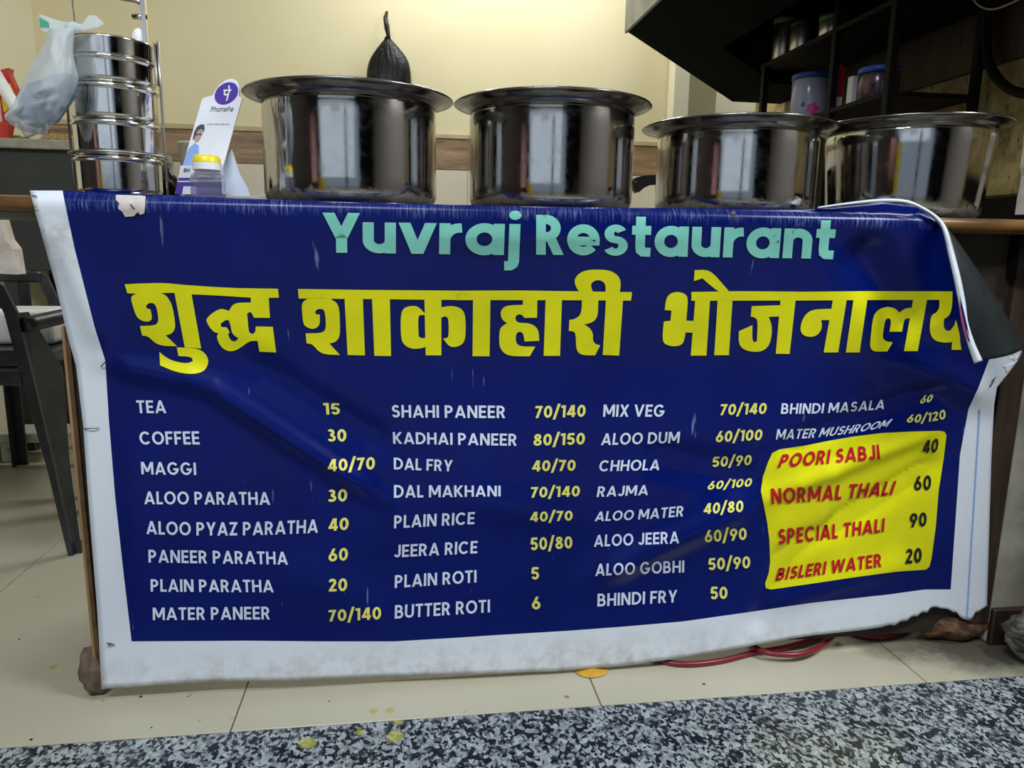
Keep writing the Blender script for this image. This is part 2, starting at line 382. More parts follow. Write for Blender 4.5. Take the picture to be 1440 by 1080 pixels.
# ================================================================== THE COUNTER
ct = thing('counter', 'low plywood serving counter with a varnished wooden edge, behind the banner', 'counter', (.34, .25, 0))
XL, XR = -.58, 1.19
geo('countertop', *join(box((-1.05, -.055, .886), (1.44, .56, TOPZ), .003, 2)), mottled('worn_dark_top', (.05, .04, .03), (.10, .08, .06), 12, .5), ct, label='worn dark top surface')
geo('wooden_edge', *tube([(x_, -.056, .9005) for x_ in (-1.05, -.5, 0, .5, 1, 1.44)], .0125, 16), M_lip, ct, smooth=True, label='rounded varnished wooden edge')
geo('front_panel', *box((-.572, .002, .03), (1.235, .014, .885), .001, 1), M_plyd, ct)
geo('plywood_edge', *box((-.585, -.002, .03), (-.580, .02, .70), .0008, 1), M_ply, ct, label='raw pale plywood edge')
geo('plywood_edge', *box((-.5798, -.003, .03), (-.5725, .02, .70), .0008, 1), mottled('brown_ply_layer', (.07, .035, .015), (.14, .07, .03), 30, .6), ct, label='darker brown plywood layer')
geo('side_panel', *box((-.572, .0145, .03), (-.555, .5, .885), .001, 1), M_plyd, ct)
geo('post', *box((1.205, -.012, .05), (1.2575, .0015, .885), .001, 1), M_post, ct, label='dark stained post at right')
for k in range(5):
    geo('slat', *box((1.262+.036*k, -.016, .66), (1.262+.036*k+.034, -.0055, .80), .002, 1), M_brown, ct)
geo('shadow_board', *box((1.19, -.03, .80), (1.44, -.002, .885), .001, 1), M_rack, ct)  # near-black board standing in for the shade beneath the counter lip
geo('wall_pier', *box((1.262, -.005, 0), (1.44, .30, .885), .004, 1), M_pier, ct, label='dirty beige wall pier beside the counter')  # wall pier next to the counter, only grouped with its parts
geo('corner_foot', *blob((-.587, .02, .048), (.031, .03, .05), .22, 2.2, 3, 3), M_foot, ct, smooth=True, label='dusty brown block under the left corner')
geo('brick_foot', *blob((1.205, .03, .036), (.10, .045, .036), .25, 2.5, 3, 5), M_brick, ct, smooth=True, label='grimy red-brown brick under the right corner')

# ================================================================== BANNER
def pl(pts, x):
    if x <= pts[0][0]: a, b = pts[0], pts[1]
    elif x >= pts[-1][0]: a, b = pts[-2], pts[-1]
    else:
        for a, b in zip(pts, pts[1:]):
            if a[0] <= x <= b[0]: break
    t = (x-a[0])/(b[0]-a[0]); return a[1]+(b[1]-a[1])*t
def seg(p, a, b):
    ab = (b[0]-a[0], b[1]-a[1]); L = ab[0]**2+ab[1]**2
    t = max(0, min(1, ((p[0]-a[0])*ab[0]+(p[1]-a[1])*ab[1])/L))
    return math.hypot(p[0]-a[0]-t*ab[0], p[1]-a[1]-t*ab[1]), t
def XZ(px, py, Y=-.03): q = oY(px, py, Y); return (q.x, q.z)
RID = [  # fold lines: from, to, height, half width
    ((270, 528), (540, 705), .009, .020), ((150, 512), (300, 545), .006, .022), ((330, 500), (560, 640), -.006, .03),
    ((80, 300), (150, 500), .004, .02),
    ((830, 820), (1075, 705), .010, .032), ((900, 640), (1080, 680), -.007, .035), ((1060, 900), (1120, 770), -.006, .03),
    ((1090, 640), (1345, 545), -.009, .024), ((1085, 700), (1335, 600), .008, .022), ((1105, 790), (1340, 645), -.008, .026),
    ((1060, 860), (1300, 790), .005, .03), ((560, 330), (1000, 320), .003, .03), ((640, 700), (820, 740), .004, .04),
    ((1180, 330), (1300, 480), -.014, .045), ((1240, 500), (1400, 560), .010, .03), ((380, 800), (560, 880), .004, .05),
    ((1180, 640), (1150, 800), .003, .02), ((440, 640), (450, 860), .003, .03), ((180, 600), (200, 880), .003, .03)]
RID = [(XZ(*a), XZ(*b), h*1.7, w) for a, b, h, w in RID]
def disp(X, Z):
    zb = .640
    t = (Z-zb)/(.895-zb)
    d = .014+.058*(.5*(t+math.sqrt(t*t+.02)))
    if t > 1: d = .014+.058*(.5*(1+math.sqrt(1.02)))
    for a, b, h, w in RID:
        r, s = seg((X, Z), a, b)
        if r < 3*w: d += h*math.exp(-(r/w)**2)*min(1, .15+1.7*math.sin(math.pi*min(max(s, .03), .97)))*(1 if Z < .86 else max(0, (.9-Z)/.04))
    d += .0022*noise.noise(Vector((X*4, Z*5, 3)))*(1 if Z < .86 else max(0, (.9-Z)/.04))
    d += .012*max(0, (.16-Z)/.16)**2
    zr = Z-.900
    if zr > 0:
        rr = .016; zr = min(zr, rr*.98); d -= rr-math.sqrt(rr*rr-zr*zr)
    return max(d, .006)
def surf(px, py, off=0.):
    Y = -.03
    for _ in range(5):
        q = oY(px, py, Y); Y = -disp(q.x, q.z)-off
    return oY(px, py, Y)
topc = [(42, 268), (88, 268), (200, 273), (340, 279), (500, 284), (640, 288), (860, 292), (1140, 294), (1180, 291), (1245, 285), (1290, 290), (1330, 318), (1345, 345), (1440, 488)]
bluB = [(185, 902), (350, 901), (450, 902), (555, 902), (640, 897), (700, 893), (800, 887), (880, 881), (960, 874), (1052, 861), (1140, 848), (1250, 836), (1300, 829), (1337, 829)]
outB = [(143, 969), (200, 965), (240, 962), (300, 958), (400, 957.5), (530, 951), (640, 949), (780, 944), (860, 938), (902, 933), (960, 925), (1030, 913), (1085, 903), (1140, 894), (1212, 886),
        (1240, 882), (1252, 878), (1258, 880), (1266, 874), (1276, 873), (1283, 866), (1290, 867), (1297, 860), (1304, 862), (1308, 855), (1316, 853), (1324, 856), (1333, 856), (1340, 861), (1343, 857), (1349, 867), (1358, 872), (1368, 872), (1374, 866), (1373, 858), (1379, 857), (1385, 855), (1389, 852)]
outL = [(268, 42), (300, 50), (400, 78), (480, 97), (515, 107), (600, 117), (700, 124), (850, 136), (970, 143)]
bluL = [(268, 88), (285, 91), (350, 105), (460, 133), (507, 148), (590, 153), (700, 162), (800, 173), (902, 185)]
bluR = [(268, 1330), (420, 1362), (500, 1393), (545, 1376), (575, 1362), (640, 1350), (829, 1337)]
outR = [(268, 1300), (318, 1330), (345, 1345), (420, 1396), (488, 1440), (503, 1434), (525, 1418), (545, 1402), (570, 1398), (650, 1394), (850, 1388)]
outB.sort()
def bpt(u, t):
    # u 0..3 across (margin, field, margin), t 0..2 down (field, margin)
    x, y = 700, 500
    for _ in range(6):
        if t <= 1: y = pl(topc, x)*(1-t)+pl(bluB, x)*t
        else: y = pl(bluB, x)*(2-t)+pl(outB, x)*(t-1)
        e = [pl(outL, y), pl(bluL, y), min(pl(bluR, y), pl(outR, y)-1), pl(outR, y)]
        k = min(2, int(u)); f = u-k; x = e[k]*(1-f)+e[k+1]*f
    return x, y
us = [i/5 for i in range(5)]+[1+i/260 for i in range(260)]+[2+i/10 for i in range(11)]
ts = [0, .005, .010, .015, .020, .026, .032, .038]+[.045+.955*i/130 for i in range(131)]+[1+i/8 for i in range(1, 9)]
BV, BF, BM = [], [], []
nu, nt = len(us), len(ts)
for t in ts:
    for u in us: BV.append(surf(*bpt(u, t)))
for j in range(nt-1):
    for i in range(nu-1):
        BF.append([j*nu+i, j*nu+i+1, (j+1)*nu+i+1, (j+1)*nu+i]); BM.append(1 if (1 <= us[i] < 1.9999 and ts[j] < .9999) else 0)
# part that lies back over the counter top
base = len(BV)
for r_, (dy, zz) in enumerate(((.006, .0005), (.02, .0008), (.035, .001))):
    for i in range(nu):
        p = BV[i]; f = 1 if us[i] < 2.0 and p.x < .86 else 0
        BV.append(Vector((p.x, p.y+dy*(1 if f else .2), (max(TOPZ+.0012, p.z) if f else p.z+.0005*r_))))
for i in range(nu-1):
    prev = i
    for r_ in range(3):
        a, b = (i, i+1) if r_ == 0 else (base+(r_-1)*nu+i, base+(r_-1)*nu+i+1)
        c_, d_ = base+r_*nu+i, base+r_*nu+i+1
        BF.append([a, c_, d_, b]); BM.append(1 if 1 <= us[i] < 1.9999 and BV[i].x < 0.74 else 0)
BO = Vector((.34, -.03, .45))
bn = thing('menu_banner', 'blue vinyl menu banner with white border hung down the counter front', 'banner', BO)
sheet = geo('vinyl_sheet', BV, BF, M_white, bn, smooth=True, mats=[M_white, M_blue], fm=BM)
sm = sheet.modifiers.new('thickness', 'SOLIDIFY'); sm.thickness = .0006; sm.offset = 1

def printed(name, polys, m, off, label=None, grid=9, parent=None):
    """flat pixel-plane polygons (lists, or (outer, hole..) tuples) laid on the banner surface"""
    V, F = [], []
    for P in polys:
        loops = P if isinstance(P, tuple) else (P,)
        pts = [Vector((x, -y, 0)) for lp in loops for (x, y) in lp]
        if len(loops) == 1 and len(pts) <= 4: tr_ = [list(range(len(pts)))]
        else: tr_ = tessellate_polygon([[Vector((x, -y, 0)) for (x, y) in lp] for lp in loops])
        n0 = len(V); V += pts; F += [[n0+i for i in t] for t in tr_]
    bm = bmesh.new(); vs = [bm.verts.new(v) for v in V]
    for f in F:
        try: bm.faces.new([vs[i] for i in f])
        except ValueError: pass
    if grid:
        xs_ = [v.x for v in V]; ys_ = [v.y for v in V]
        for ax, lo, hi in ((0, min(xs_), max(xs_)), (1, min(ys_), max(ys_))):
            q = math.floor(lo/grid)*grid+grid+.371
            while q < hi:
                co = Vector((q, 0, 0)) if ax == 0 else Vector((0, q, 0)); no = Vector((1, 0, 0)) if ax == 0 else Vector((0, 1, 0))
                bmesh.ops.bisect_plane(bm, geom=list(bm.verts)+list(bm.edges)+list(bm.faces), plane_co=co, plane_no=no); q += grid
    for f in bm.faces:
        f.normal_update()
        if f.normal.z < 0: f.normal_flip()
    V, F = bm2(bm)
    P_ = [surf(v.x, -v.y, off) for v in V]; N_ = []; e = .003
    for p in P_:
        dx = disp(p.x+e, p.z)-disp(p.x-e, p.z); dz = disp(p.x, p.z+e)-disp(p.x, p.z-e)
        N_.append(Vector((-dx/(2*e), -1, -dz/(2*e))).normalized())
    o = geo(name, P_, F, m, parent or bn, label=label, smooth=True)
    o.data.normals_split_custom_set_from_vertices([tuple(-q if False else q) for q in N_]); return o

# ---- stroke lettering
def ribbon(pts, w, closed=False):
    out = []; n = len(pts); off = []
    for i, p in enumerate(pts):
        a = pts[(i-1) % n] if (closed or i) else p; b = pts[(i+1) % n] if (closed or i < n-1) else p
        d1 = Vector((p[0]-a[0], p[1]-a[1])); d2 = Vector((b[0]-p[0], b[1]-p[1]))
        if d1.length < 1e-9: d1 = d2
        if d2.length < 1e-9: d2 = d1
        d1.normalize(); d2.normalize(); n1 = Vector((-d1.y, d1.x)); n2 = Vector((-d2.y, d2.x)); m_ = (n1+n2)
        m_ = n1 if m_.length < .2 else m_.normalized(); k = w/2/max(.4, m_.dot(n1)); off.append(m_*k)
    for i in range(n if closed else n-1):
        j = (i+1) % n; p, q = Vector(pts[i]), Vector(pts[j])
        out.append([tuple(p+off[i]), tuple(q+off[j]), tuple(q-off[j]), tuple(p-off[i])])
    return out
def arc(cx, cy, rx, ry, a0, a1, n=14): return [(cx+rx*math.cos(math.radians(a0+(a1-a0)*i/n)), cy+ry*math.sin(math.radians(a0+(a1-a0)*i/n))) for i in range(n+1)]
def glyph(ch, w):
    h = w/2; L = lambda *p: ribbon(list(p), w)
    def D(x0, y0, x1, y1):
        dx, dy = x1-x0, y1-y0; wh = w*math.hypot(dx, dy)/abs(dy)/2
        return [[(x0-wh, y0), (x0+wh, y0), (x1+wh, y1), (x1-wh, y1)]]
    T, Bm = 1-h, h; A = lambda *a, **k: arc(*a, **k)
    if ch == 'A': return .80, D(.09, 0, .40, 1)+D(.71, 0, .40, 1)+L((.2, .27), (.6, .27))
    if ch in 'BPR':
        ym = .50 if ch == 'B' else .45; cu = (T+ym)/2; ru = (T-ym)/2
        W_ = .60; p = [(h, T), (W_-h-ru-.03, T)]+A(W_-h-ru-.03, cu, ru+.01, ru, 90, -90)+[(h, ym)]
        o = L((h, 0), (h, 1))+ribbon(p, w)
        if ch == 'B':
            cl, rl = (ym+h)/2, (ym-h)/2; o += ribbon([(h, ym), (.36, ym)]+A(.38, cl, .64-h-.38+.0, rl, 90, -90)+[(h, h)], w); return .66, o
        if ch == 'R': o += D(.53, 0, .33, ym)
        return (.62, o) if ch == 'P' else (.65, o)
    if ch == 'C': return .80, ribbon(A(.42, .5, .42-h, .5-h+.01, 42, 318, 26), w)
    if ch == 'G': return .86, ribbon(A(.42, .5, .42-h, .5-h+.01, 40, 352, 28), w)+L((.45, .44), (.84, .44))
    if ch == 'O': return .86, ribbon(A(.43, .5, .43-h, .5-h+.01, 0, 360, 32)[:-1], w, True)
    if ch == '0': return .62, ribbon(A(.31, .5, .31-h, .5-h, 0, 360, 28)[:-1], w, True)
    if ch == 'D': return .74, L((h, 0), (h, 1))+ribbon([(h, T), (.27, T)]+A(.27, .5, .74-.27-h, .5-h, 90, -90, 18)+[(h, h)], w)
    if ch == 'E': return .53, L((h, 0), (h, 1))+L((h, T), (.53, T))+L((h, .5), (.49, .5))+L((h, h), (.53, h))
    if ch == 'F': return .52, L((h, 0), (h, 1))+L((h, T), (.52, T))+L((h, .48), (.47, .48))
    if ch == 'H': return .70, L((h, 0), (h, 1))+L((.70-h, 0), (.70-h, 1))+L((h, .5), (.70-h, .5))
    if ch == 'I': return w, L((h, 0), (h, 1))
    if ch == 'J': return .50, ribbon([(.50-h, 1), (.50-h, .28)]+A(.25, .28, .25-h, .28-h, 0, -165, 12), w)
    if ch == 'K': return .68, L((h, 0), (h, 1))+D(.16, .42, .57, 1)+D(.58, 0, .22, .56)
    if ch == 'L': return .47, L((h, 0), (h, 1))+L((h, h), (.47, h))
    if ch == 'M': return .90, L((h, 0), (h, 1))+L((.90-h, 0), (.90-h, 1))+D(.45, .2, .115, 1)+D(.45, .2, .785, 1)
    if ch == 'N': return .72, L((h, 0), (h, 1))+L((.72-h, 0), (.72-h, 1))+D(.62, 0, .10, 1)
    if ch == 'S' or ch == 's':
        W_ = .60; ym = .515; cu, ru, cl, rl = (T+ym)/2, (T-ym)/2, (ym+h)/2, (ym-h)/2
        p = A(.30, cu, .27-h, ru, 25, 270, 18)[:-1]+A(.30, cl, .30-h, rl, 90, -155, 18)
        return .60, ribbon(p, w)
    if ch == 'T': return .58, L((.29, 0), (.29, 1))+L((0, T), (.58, T))
    if ch == 'U': return .69, ribbon([(h, 1), (h, .33)]+A(.345, .33, .345-h, .33-h, 180, 360, 16)+[(.69-h, 1)], w)
    if ch == 'V': return .78, D(.39, 0, .09, 1)+D(.39, 0, .69, 1)
    if ch == 'W': return 1.14, D(.31, 0, .09, 1)+D(.31, 0, .57, 1)+D(.83, 0, .57, 1)+D(.83, 0, 1.05, 1)
    if ch == 'X': return .70, D(.10, 0, .60, 1)+D(.60, 0, .10, 1)
    if ch == 'Y': return .72, L((.36, 0), (.36, .5))+D(.36, .36, .10, 1)+D(.36, .36, .62, 1)
    if ch == 'Z': return .58, L((0, T), (.58, T))+L((0, h), (.58, h))+D(.11, .05, .47, .95)
    if ch == '1': return .34, L((.34-h, 0), (.34-h, 1))+L((0, T-.02), (.34-h, T-.02))
    if ch == '2': return .56, ribbon(A(.27, .71, .27-h, .29-h, 170, -30, 16)+[(.12, h)], w)+L((.03, h), (.56, h))
    if ch == '3': return .57, ribbon(A(.26, .735, .24-h, .265-h, 150, -90, 16), w)+ribbon(A(.27, .285, .30-h, .285-h, 90, -155, 16), w)+L((.2, .535), (.3, .535))
    if ch == '4': return .64, L((.46, 0), (.46, 1))+L((0, .27), (.64, .27))+D(.10, .27, .40, 1)
    if ch == '5': return .58, L((.1, T), (.54, T))+ribbon([(.14, T), (.10, .48)], w)+ribbon([(.10, .52)]+A(.29, .33, .29-h, .33-h, 120, -155, 20), w)
    if ch == '6': return .60, ribbon(A(.30, .33, .30-h, .33-h, 0, 360, 24)[:-1], w, True)+D(.14, .42, .38, 1)
    if ch == '9': return .60, ribbon(A(.30, .67, .30-h, .33-h, 0, 360, 24)[:-1], w, True)+D(.22, 0, .46, .58)
    if ch == '7': return .54, L((0, T), (.54, T))+D(.16, 0, .44, .98)
    if ch == '8': return .60, ribbon(A(.30, .745, .26-h, .255-h, 0, 360, 20)[:-1], w, True)+ribbon(A(.30, .28, .30-h, .28-h, 0, 360, 22)[:-1], w, True)
    if ch == '/': return .42, D(.04, -.16, .38, 1.14)
    x = .77  # lower case
    if ch == 'a': return .80, ribbon(A(.39, x/2, .39-h, x/2-h+.012, 0, 360, 28)[:-1], w, True)+L((.80-h, 0), (.80-h, x))
    if ch == 'o': return .78, ribbon(A(.39, x/2, .39-h, x/2-h+.012, 0, 360, 28)[:-1], w, True)
    if ch == 'e': return .78, ribbon([(h+.02, .36), (.78-h, .36)]+A(.39, x/2+.005, .39-h, x/2-h+.012, 0, 322, 28), w*.96)
    if ch == 'u': return .68, ribbon([(h, x), (h, .32)]+A(.34, .32, .34-h, .32-h, 180, 360, 16)+[(.68-h, .4)], w)+L((.68-h, 0), (.68-h, x))
    if ch == 'n': return .68, ribbon([(h, .36)]+A(.34, x-.32, .34-h, .32-h, 180, 0, 16)+[(.68-h, 0)], w)+L((h, 0), (h, x))
    if ch == 'h': return .68, ribbon([(h, .36)]+A(.34, x-.32, .34-h, .32-h, 180, 0, 16)+[(.68-h, 0)], w)+L((h, 0), (h, 1))
    if ch == 'v': return .74, D(.37, 0, .10, x)+D(.37, 0, .64, x)
    if ch == 'r': return .46, L((h, 0), (h, x))+ribbon([(h, .30)]+A(.42, .34, .42-h, x-.34-h, 180, 85, 10)+[(.46, x-h)], w)
    if ch == 'j': return .24, ribbon([(.13, x), (.13, -.15)]+[(.11, -.22), (.06, -.26), (-.06, -.265)], w)+[[(.13+.125*math.cos(k*math.pi/8), .985+.115*math.sin(k*math.pi/8)) for k in range(16)]]
    if ch == 't': return .46, ribbon([(.20, 1.0), (.20, .25), (.215, .15), (.27, .105), (.45, .1)], w)+L((0, x-h), (.45, x-h))
    return .3, []
def text_polys(txt, x0, y0, x1, y1, h0, h1, s0=0., s1=0., sag=0., w=.172, gap=.115, space=.42, squash=None):
    items, X = [], 0.
    for ch in txt:
        if ch == ' ': X += space-gap; continue
        adv, P = glyph(ch, w)
        if ch == 's': P = [[(a*.98, b*.79) for a, b in q] for q in P]
        items.append((X, P)); X += adv+gap
    X -= gap; out = []
    for ox, P in items:
        for q in P:
            r = []
            for a, b in q:
                t = (ox+a)/X; hh = h0+(h1-h0)*t; s = s0+(s1-s0)*t
                r.append((x0+(x1-x0)*t+s*b*hh, y0+(y1-y0)*t+4*sag*t*(1-t)-b*hh))
            out.append(r)
    return out
def write(name, txt, *a, m=M_pale, grid=7, label=None, off=.0016, **k):
    return printed(name, text_polys(txt, *a, **k), m, off, label=label, grid=grid)
# restaurant name
write('title_lettering', 'Yuvraj', 456, 355, 730, 359, 56, 57, -.02, .04, w=.228, gap=.075, m=M_aqua, grid=9, label='aqua lettering "Yuvraj"')
write('title_lettering', 'Restaurant', 754, 358, 1172, 364, 56, 54, .0, .10, w=.228, gap=.08, m=M_aqua, grid=9, label='aqua lettering "Restaurant"')
# yellow rounded box with its prices
ybox = [(1096, 632), (1130, 627), (1165, 620), (1200, 614), (1240, 609), (1280, 607), (1322, 606), (1328, 607), (1331, 612), (1327, 645), (1320, 690), (1316, 740), (1310, 785), (1307, 797), (1302, 801), (1260, 804), (1200, 812), (1140, 821), (1084, 829), (1077, 827), (1076, 820), (1081, 806), (1083, 790), (1082, 760), (1079, 735), (1073, 705), (1070, 690), (1073, 670), (1080, 650), (1086, 637)]
yp = printed('price_panel', [ybox], M_yel, .0013, label='yellow rounded panel with red and black lettering', grid=5)
# heading letters, traced as drawn
def soften(P):   # round the traced curves, keep the true corners
    for _ in range(2):
        out = []; n = len(P)
        for i in range(n):
            a, b, c = Vector(P[i-1]), Vector(P[i]), Vector(P[(i+1) % n]); d1, d2 = b-a, c-b
            if d1.length < 1e-6 or d2.length < 1e-6: out.append(P[i]); continue
            ang = abs(math.degrees(d1.angle(d2)))
            if 6 < ang < 52: out += [tuple(b-d1*min(.25, 40/d1.length)), tuple(b+d2*min(.25, 40/d2.length))]
            else: out.append(P[i])
        P = out
    return P
def cv(o, s, P): return [(o[0]+x/s, o[1]+y/s) for x, y in soften(P)]
O1, K1 = (160, 380), 5.76; O2, K2 = (400, 380), 5.538; O3, K3 = (640, 370), 5.538; O4, K4 = (910, 370), 5.538; O5, K5 = (1120, 380), 5.538
w1 = [(88,114),(200,108),(400,102),(560,118),(800,135),(1000,145),(1330,150),(1338,222),(1255,224),(1265,386),(1135,384),(1118,345),(1100,338),(1080,352),(1092,490),(1105,512),(1130,516),(1148,498),(1150,455),(1288,458),(1315,666),(1180,660),(1165,572),(1103,572),(1050,610),(1000,645),(940,660),(890,640),(855,600),(837,550),(835,530),(850,512),(810,500),(775,460),(750,415),(752,390),(800,345),(860,312),(900,318),(933,330),(955,290),(985,268),(1030,262),(1110,262),(1110,222),(850,205),(630,195),(708,634),(575,624),(492,183),(380,184),(420,200),(450,240),(475,290),(500,440),(490,490),(460,518),(420,527),(512,615),(360,612),(275,532),(230,530),(212,452),(320,448),(350,435),(365,400),(345,290),(320,265),(285,265),(262,285),(265,308),(298,318),(312,390),(295,412),(265,418),(215,405),(180,370),(155,290),(138,230),(150,205),(180,190),(110,186)]
h1 = [(865,435),(900,405),(930,403),(945,440),(955,500),(975,530),(1010,550),(990,575),(965,577),(940,560),(925,515),(940,505),(915,462),(870,460)]
u1 = [(510,625),(600,628),(680,636),(740,670),(770,730),(755,785),(720,825),(640,842),(560,835),(480,815),(410,785),(375,770),(370,662),(420,705),(480,735),(560,752),(610,752),(640,735),(635,712),(600,698),(525,695)]
printed('heading_lettering', [(cv(O1, K1, w1), cv(O1, K1, h1)), cv(O1, K1, u1)], M_yel, .0016, label='first yellow word of the large heading, on the left')
c4 = [[(105,146),(600,153),(1445,160),(1445,232),(1000,228),(600,224),(112,220)],
 [(182,210),(182,222),(150,240),(133,270),(145,410),(165,440),(215,460),(255,448),(277,415),(275,345),(243,342),(240,318),(262,300),(300,303),(318,335),(325,450),(305,480),(270,490),(165,492),(173,570),(215,572),(285,655),(432,660),(350,570),(400,560),(435,510),(428,300),(405,250),(365,228),(365,210)],
 [(468,210),(610,210),(627,663),(492,660)], [(682,210),(820,210),(830,668),(700,666)], [(1090,215),(1222,215),(1222,663),(1100,662)],
 [(1095,340),(1040,278),(970,278),(925,298),(905,350),(907,530),(930,580),(980,610),(1040,612),(1102,598),(1102,525),(1070,532),(1045,515),(1040,375),(1052,350),(1095,348)],
 [(1215,292),(1260,280),(1330,280),(1380,300),(1410,350),(1412,520),(1390,575),(1340,598),(1285,597),(1235,532),(1265,530),(1280,510),(1278,385),(1265,362),(1245,358),(1215,372)]]
c5 = [[(0,215),(500,213),(955,220),(1378,226),(1370,292),(830,288),(0,288)], [(140,280),(275,280),(268,725),(136,725)],
 [(528,280),(640,280),(638,425),(540,427),(525,405),(498,397),(475,408),(468,430),(478,455),(500,465),(560,467),(610,480),(650,520),(655,605),(540,610),(535,560),(520,538),(500,533),(480,545),(472,570),(472,610),(490,640),(530,650),(625,650),(582,725),(430,725),(380,700),(350,660),(343,610),(345,530),(360,495),(405,467),(370,445),(352,400),(360,365),(385,338),(430,328),(528,325)],
 [(705,280),(832,280),(817,722),(690,722)],
 [(988,280),(1115,280),(1112,400),(1095,440),(1060,465),(1005,478),(1050,505),(1075,550),(1072,600),(1090,630),(1130,640),(1090,718),(1000,718),(960,700),(942,660),(940,550),(920,530),(885,528),(890,442),(930,437),(970,410),(985,370)],
 [(1175,280),(1308,280),(1278,720),(1150,715)],
 [(965,224),(940,180),(928,140),(945,100),(985,68),(1050,50),(1180,52),(1245,75),(1285,120),(1290,170),(1282,226),(1172,224),(1172,170),(1150,140),(1110,130),(1070,145),(1055,175),(1072,222)]]
printed('heading_lettering', [cv(O2, K2, p) for p in c4]+[cv(O3, K3, p) for p in c5], M_yel, .0016, label='second yellow word of the large heading, in the middle')
c6 = [[(345,225),(700,219),(1170,222),(1170,291),(345,293)], [(320,280),(300,240),(240,222),(180,235),(148,275),(137,365),(190,370),(182,448),(130,455),(118,590),(135,630),(190,648),(250,645),(285,620),(300,540),(358,540),(362,450),(305,448)],
 [(375,285),(490,285),(462,720),(340,720)], [(550,285),(665,285),(637,717),(523,717)], [(370,55),(490,50),(640,222),(640,230),(560,230),(430,118),(365,140)],
 [(1040,280),(1157,280),(1110,707),(1002,705)], [(815,335),(1040,328),(1035,415),(945,418),(965,460),(973,520),(965,600),(940,655),(890,690),(800,690),(740,665),(712,620),(715,530),(820,483),(818,600),(835,618),(855,605),(862,450),(845,425),(807,415)]]
c7 = [[(6,168),(600,163),(1215,165),(1215,230),(550,232),(6,236)], [(285,225),(392,225),(325,640),(212,640)], [(280,300),(130,305),(80,335),(45,385),(28,460),(45,500),(90,520),(150,515),(190,475),(200,430),(192,388),(270,388)],
 [(445,225),(553,225),(492,640),(385,640)], [(910,225),(1018,225),(945,630),(838,630)],
 [(910,292),(850,295),(800,330),(780,305),(740,288),(700,285),(640,305),(605,345),(592,400),(570,590),(590,625),(620,635),(708,632),(750,562),(700,555),(675,535),(672,500),(690,390),(705,375),(725,375),(738,395),(725,478),(822,478),(838,390),(855,375),(890,375)],
 [(1112,225),(1215,225),(1210,300),(1190,355),(1150,380),(1145,440),(1165,470),(1195,472),(1230,430),(1242,385),(1272,500),(1275,545),(1215,560),(1150,565),(1080,550),(1040,500),(1040,400),(1055,345),(1090,330),(1115,290)], [(1215,520),(1262,480),(1285,620),(1208,620)]]
printed('heading_lettering', [cv(O4, K4, p) for p in c6]+[cv(O5, K5, p) for p in c7], M_yel, .0016, label='third yellow word of the large heading, on the right')
# menu: (item, x0,y0,x1,y1,h0,h1,slant0,slant1,sag) at the baseline
ITEMS = [('TEA',193,581,234,581,18,18,-.1,-.08,0),('COFFEE',197,625,281,625,18,18.5,-.1,-.08,0),('MAGGI',199,667,276,668,17.5,17.5,-.06,-.05,0),('ALOO PARATHA',203,709,380,710,18,18,-.03,-.05,0),
 ('ALOO PYAZ PARATHA',206,751,447,749,18.5,19,-.03,.04,3),('PANEER PARATHA',209,791,405,794,18,18,-.02,-.05,0),('PLAIN PARATHA',212,832,385,833,17.5,17.5,-.02,-.06,0),('MATER PANEER',215,872,380,871,17.5,18,-.02,-.02,0),
 ('SHAHI PANEER',551,587,711,588,17.5,17.5,-.03,.0,0),('KADHAI PANEER',553,624,727,627,16.5,17,-.04,.02,0),('DAL FRY',554,660,636,663,16.5,16,-.02,.06,0),('DAL MAKHANI',554,700,704,698,18,15,.0,.0,0),
 ('PLAIN RICE',554,743,667,737,18,17,.03,.05,0),('JEERA RICE',554,784,671,778,17.5,17.5,.03,.05,0),('PLAIN ROTI',555,827,670,819,18,17.5,.03,.0,0),('BUTTER ROTI',555,870,689,861,19,18,.03,.0,0),
 ('MIX VEG',848,586,934,586,17,17,.06,.10,0),('ALOO DUM',845,626,955,623,16.5,16,.12,.10,0),('CHHOLA',842,663,927,661,15.5,15,.12,.14,0),('RAJMA',839,699,911,696,15,14,.16,.10,0),
 ('ALOO MATER',836,733,961,726,13.5,15,.2,.10,1),('ALOO JEERA',835,769,955,764,16.5,17,.06,.0,0),('ALOO GOBHI',837,810,962,805,17,17,.06,.02,0),('BHINDI FRY',840,853,952,847,18,17.5,.02,.04,0),
 ('BHINDI MASALA',1098,582,1243,575,15,13.5,.1,.22,2),('MATER MUSHROOM',1091,618,1247,600,14.5,11,.16,.8,4)]
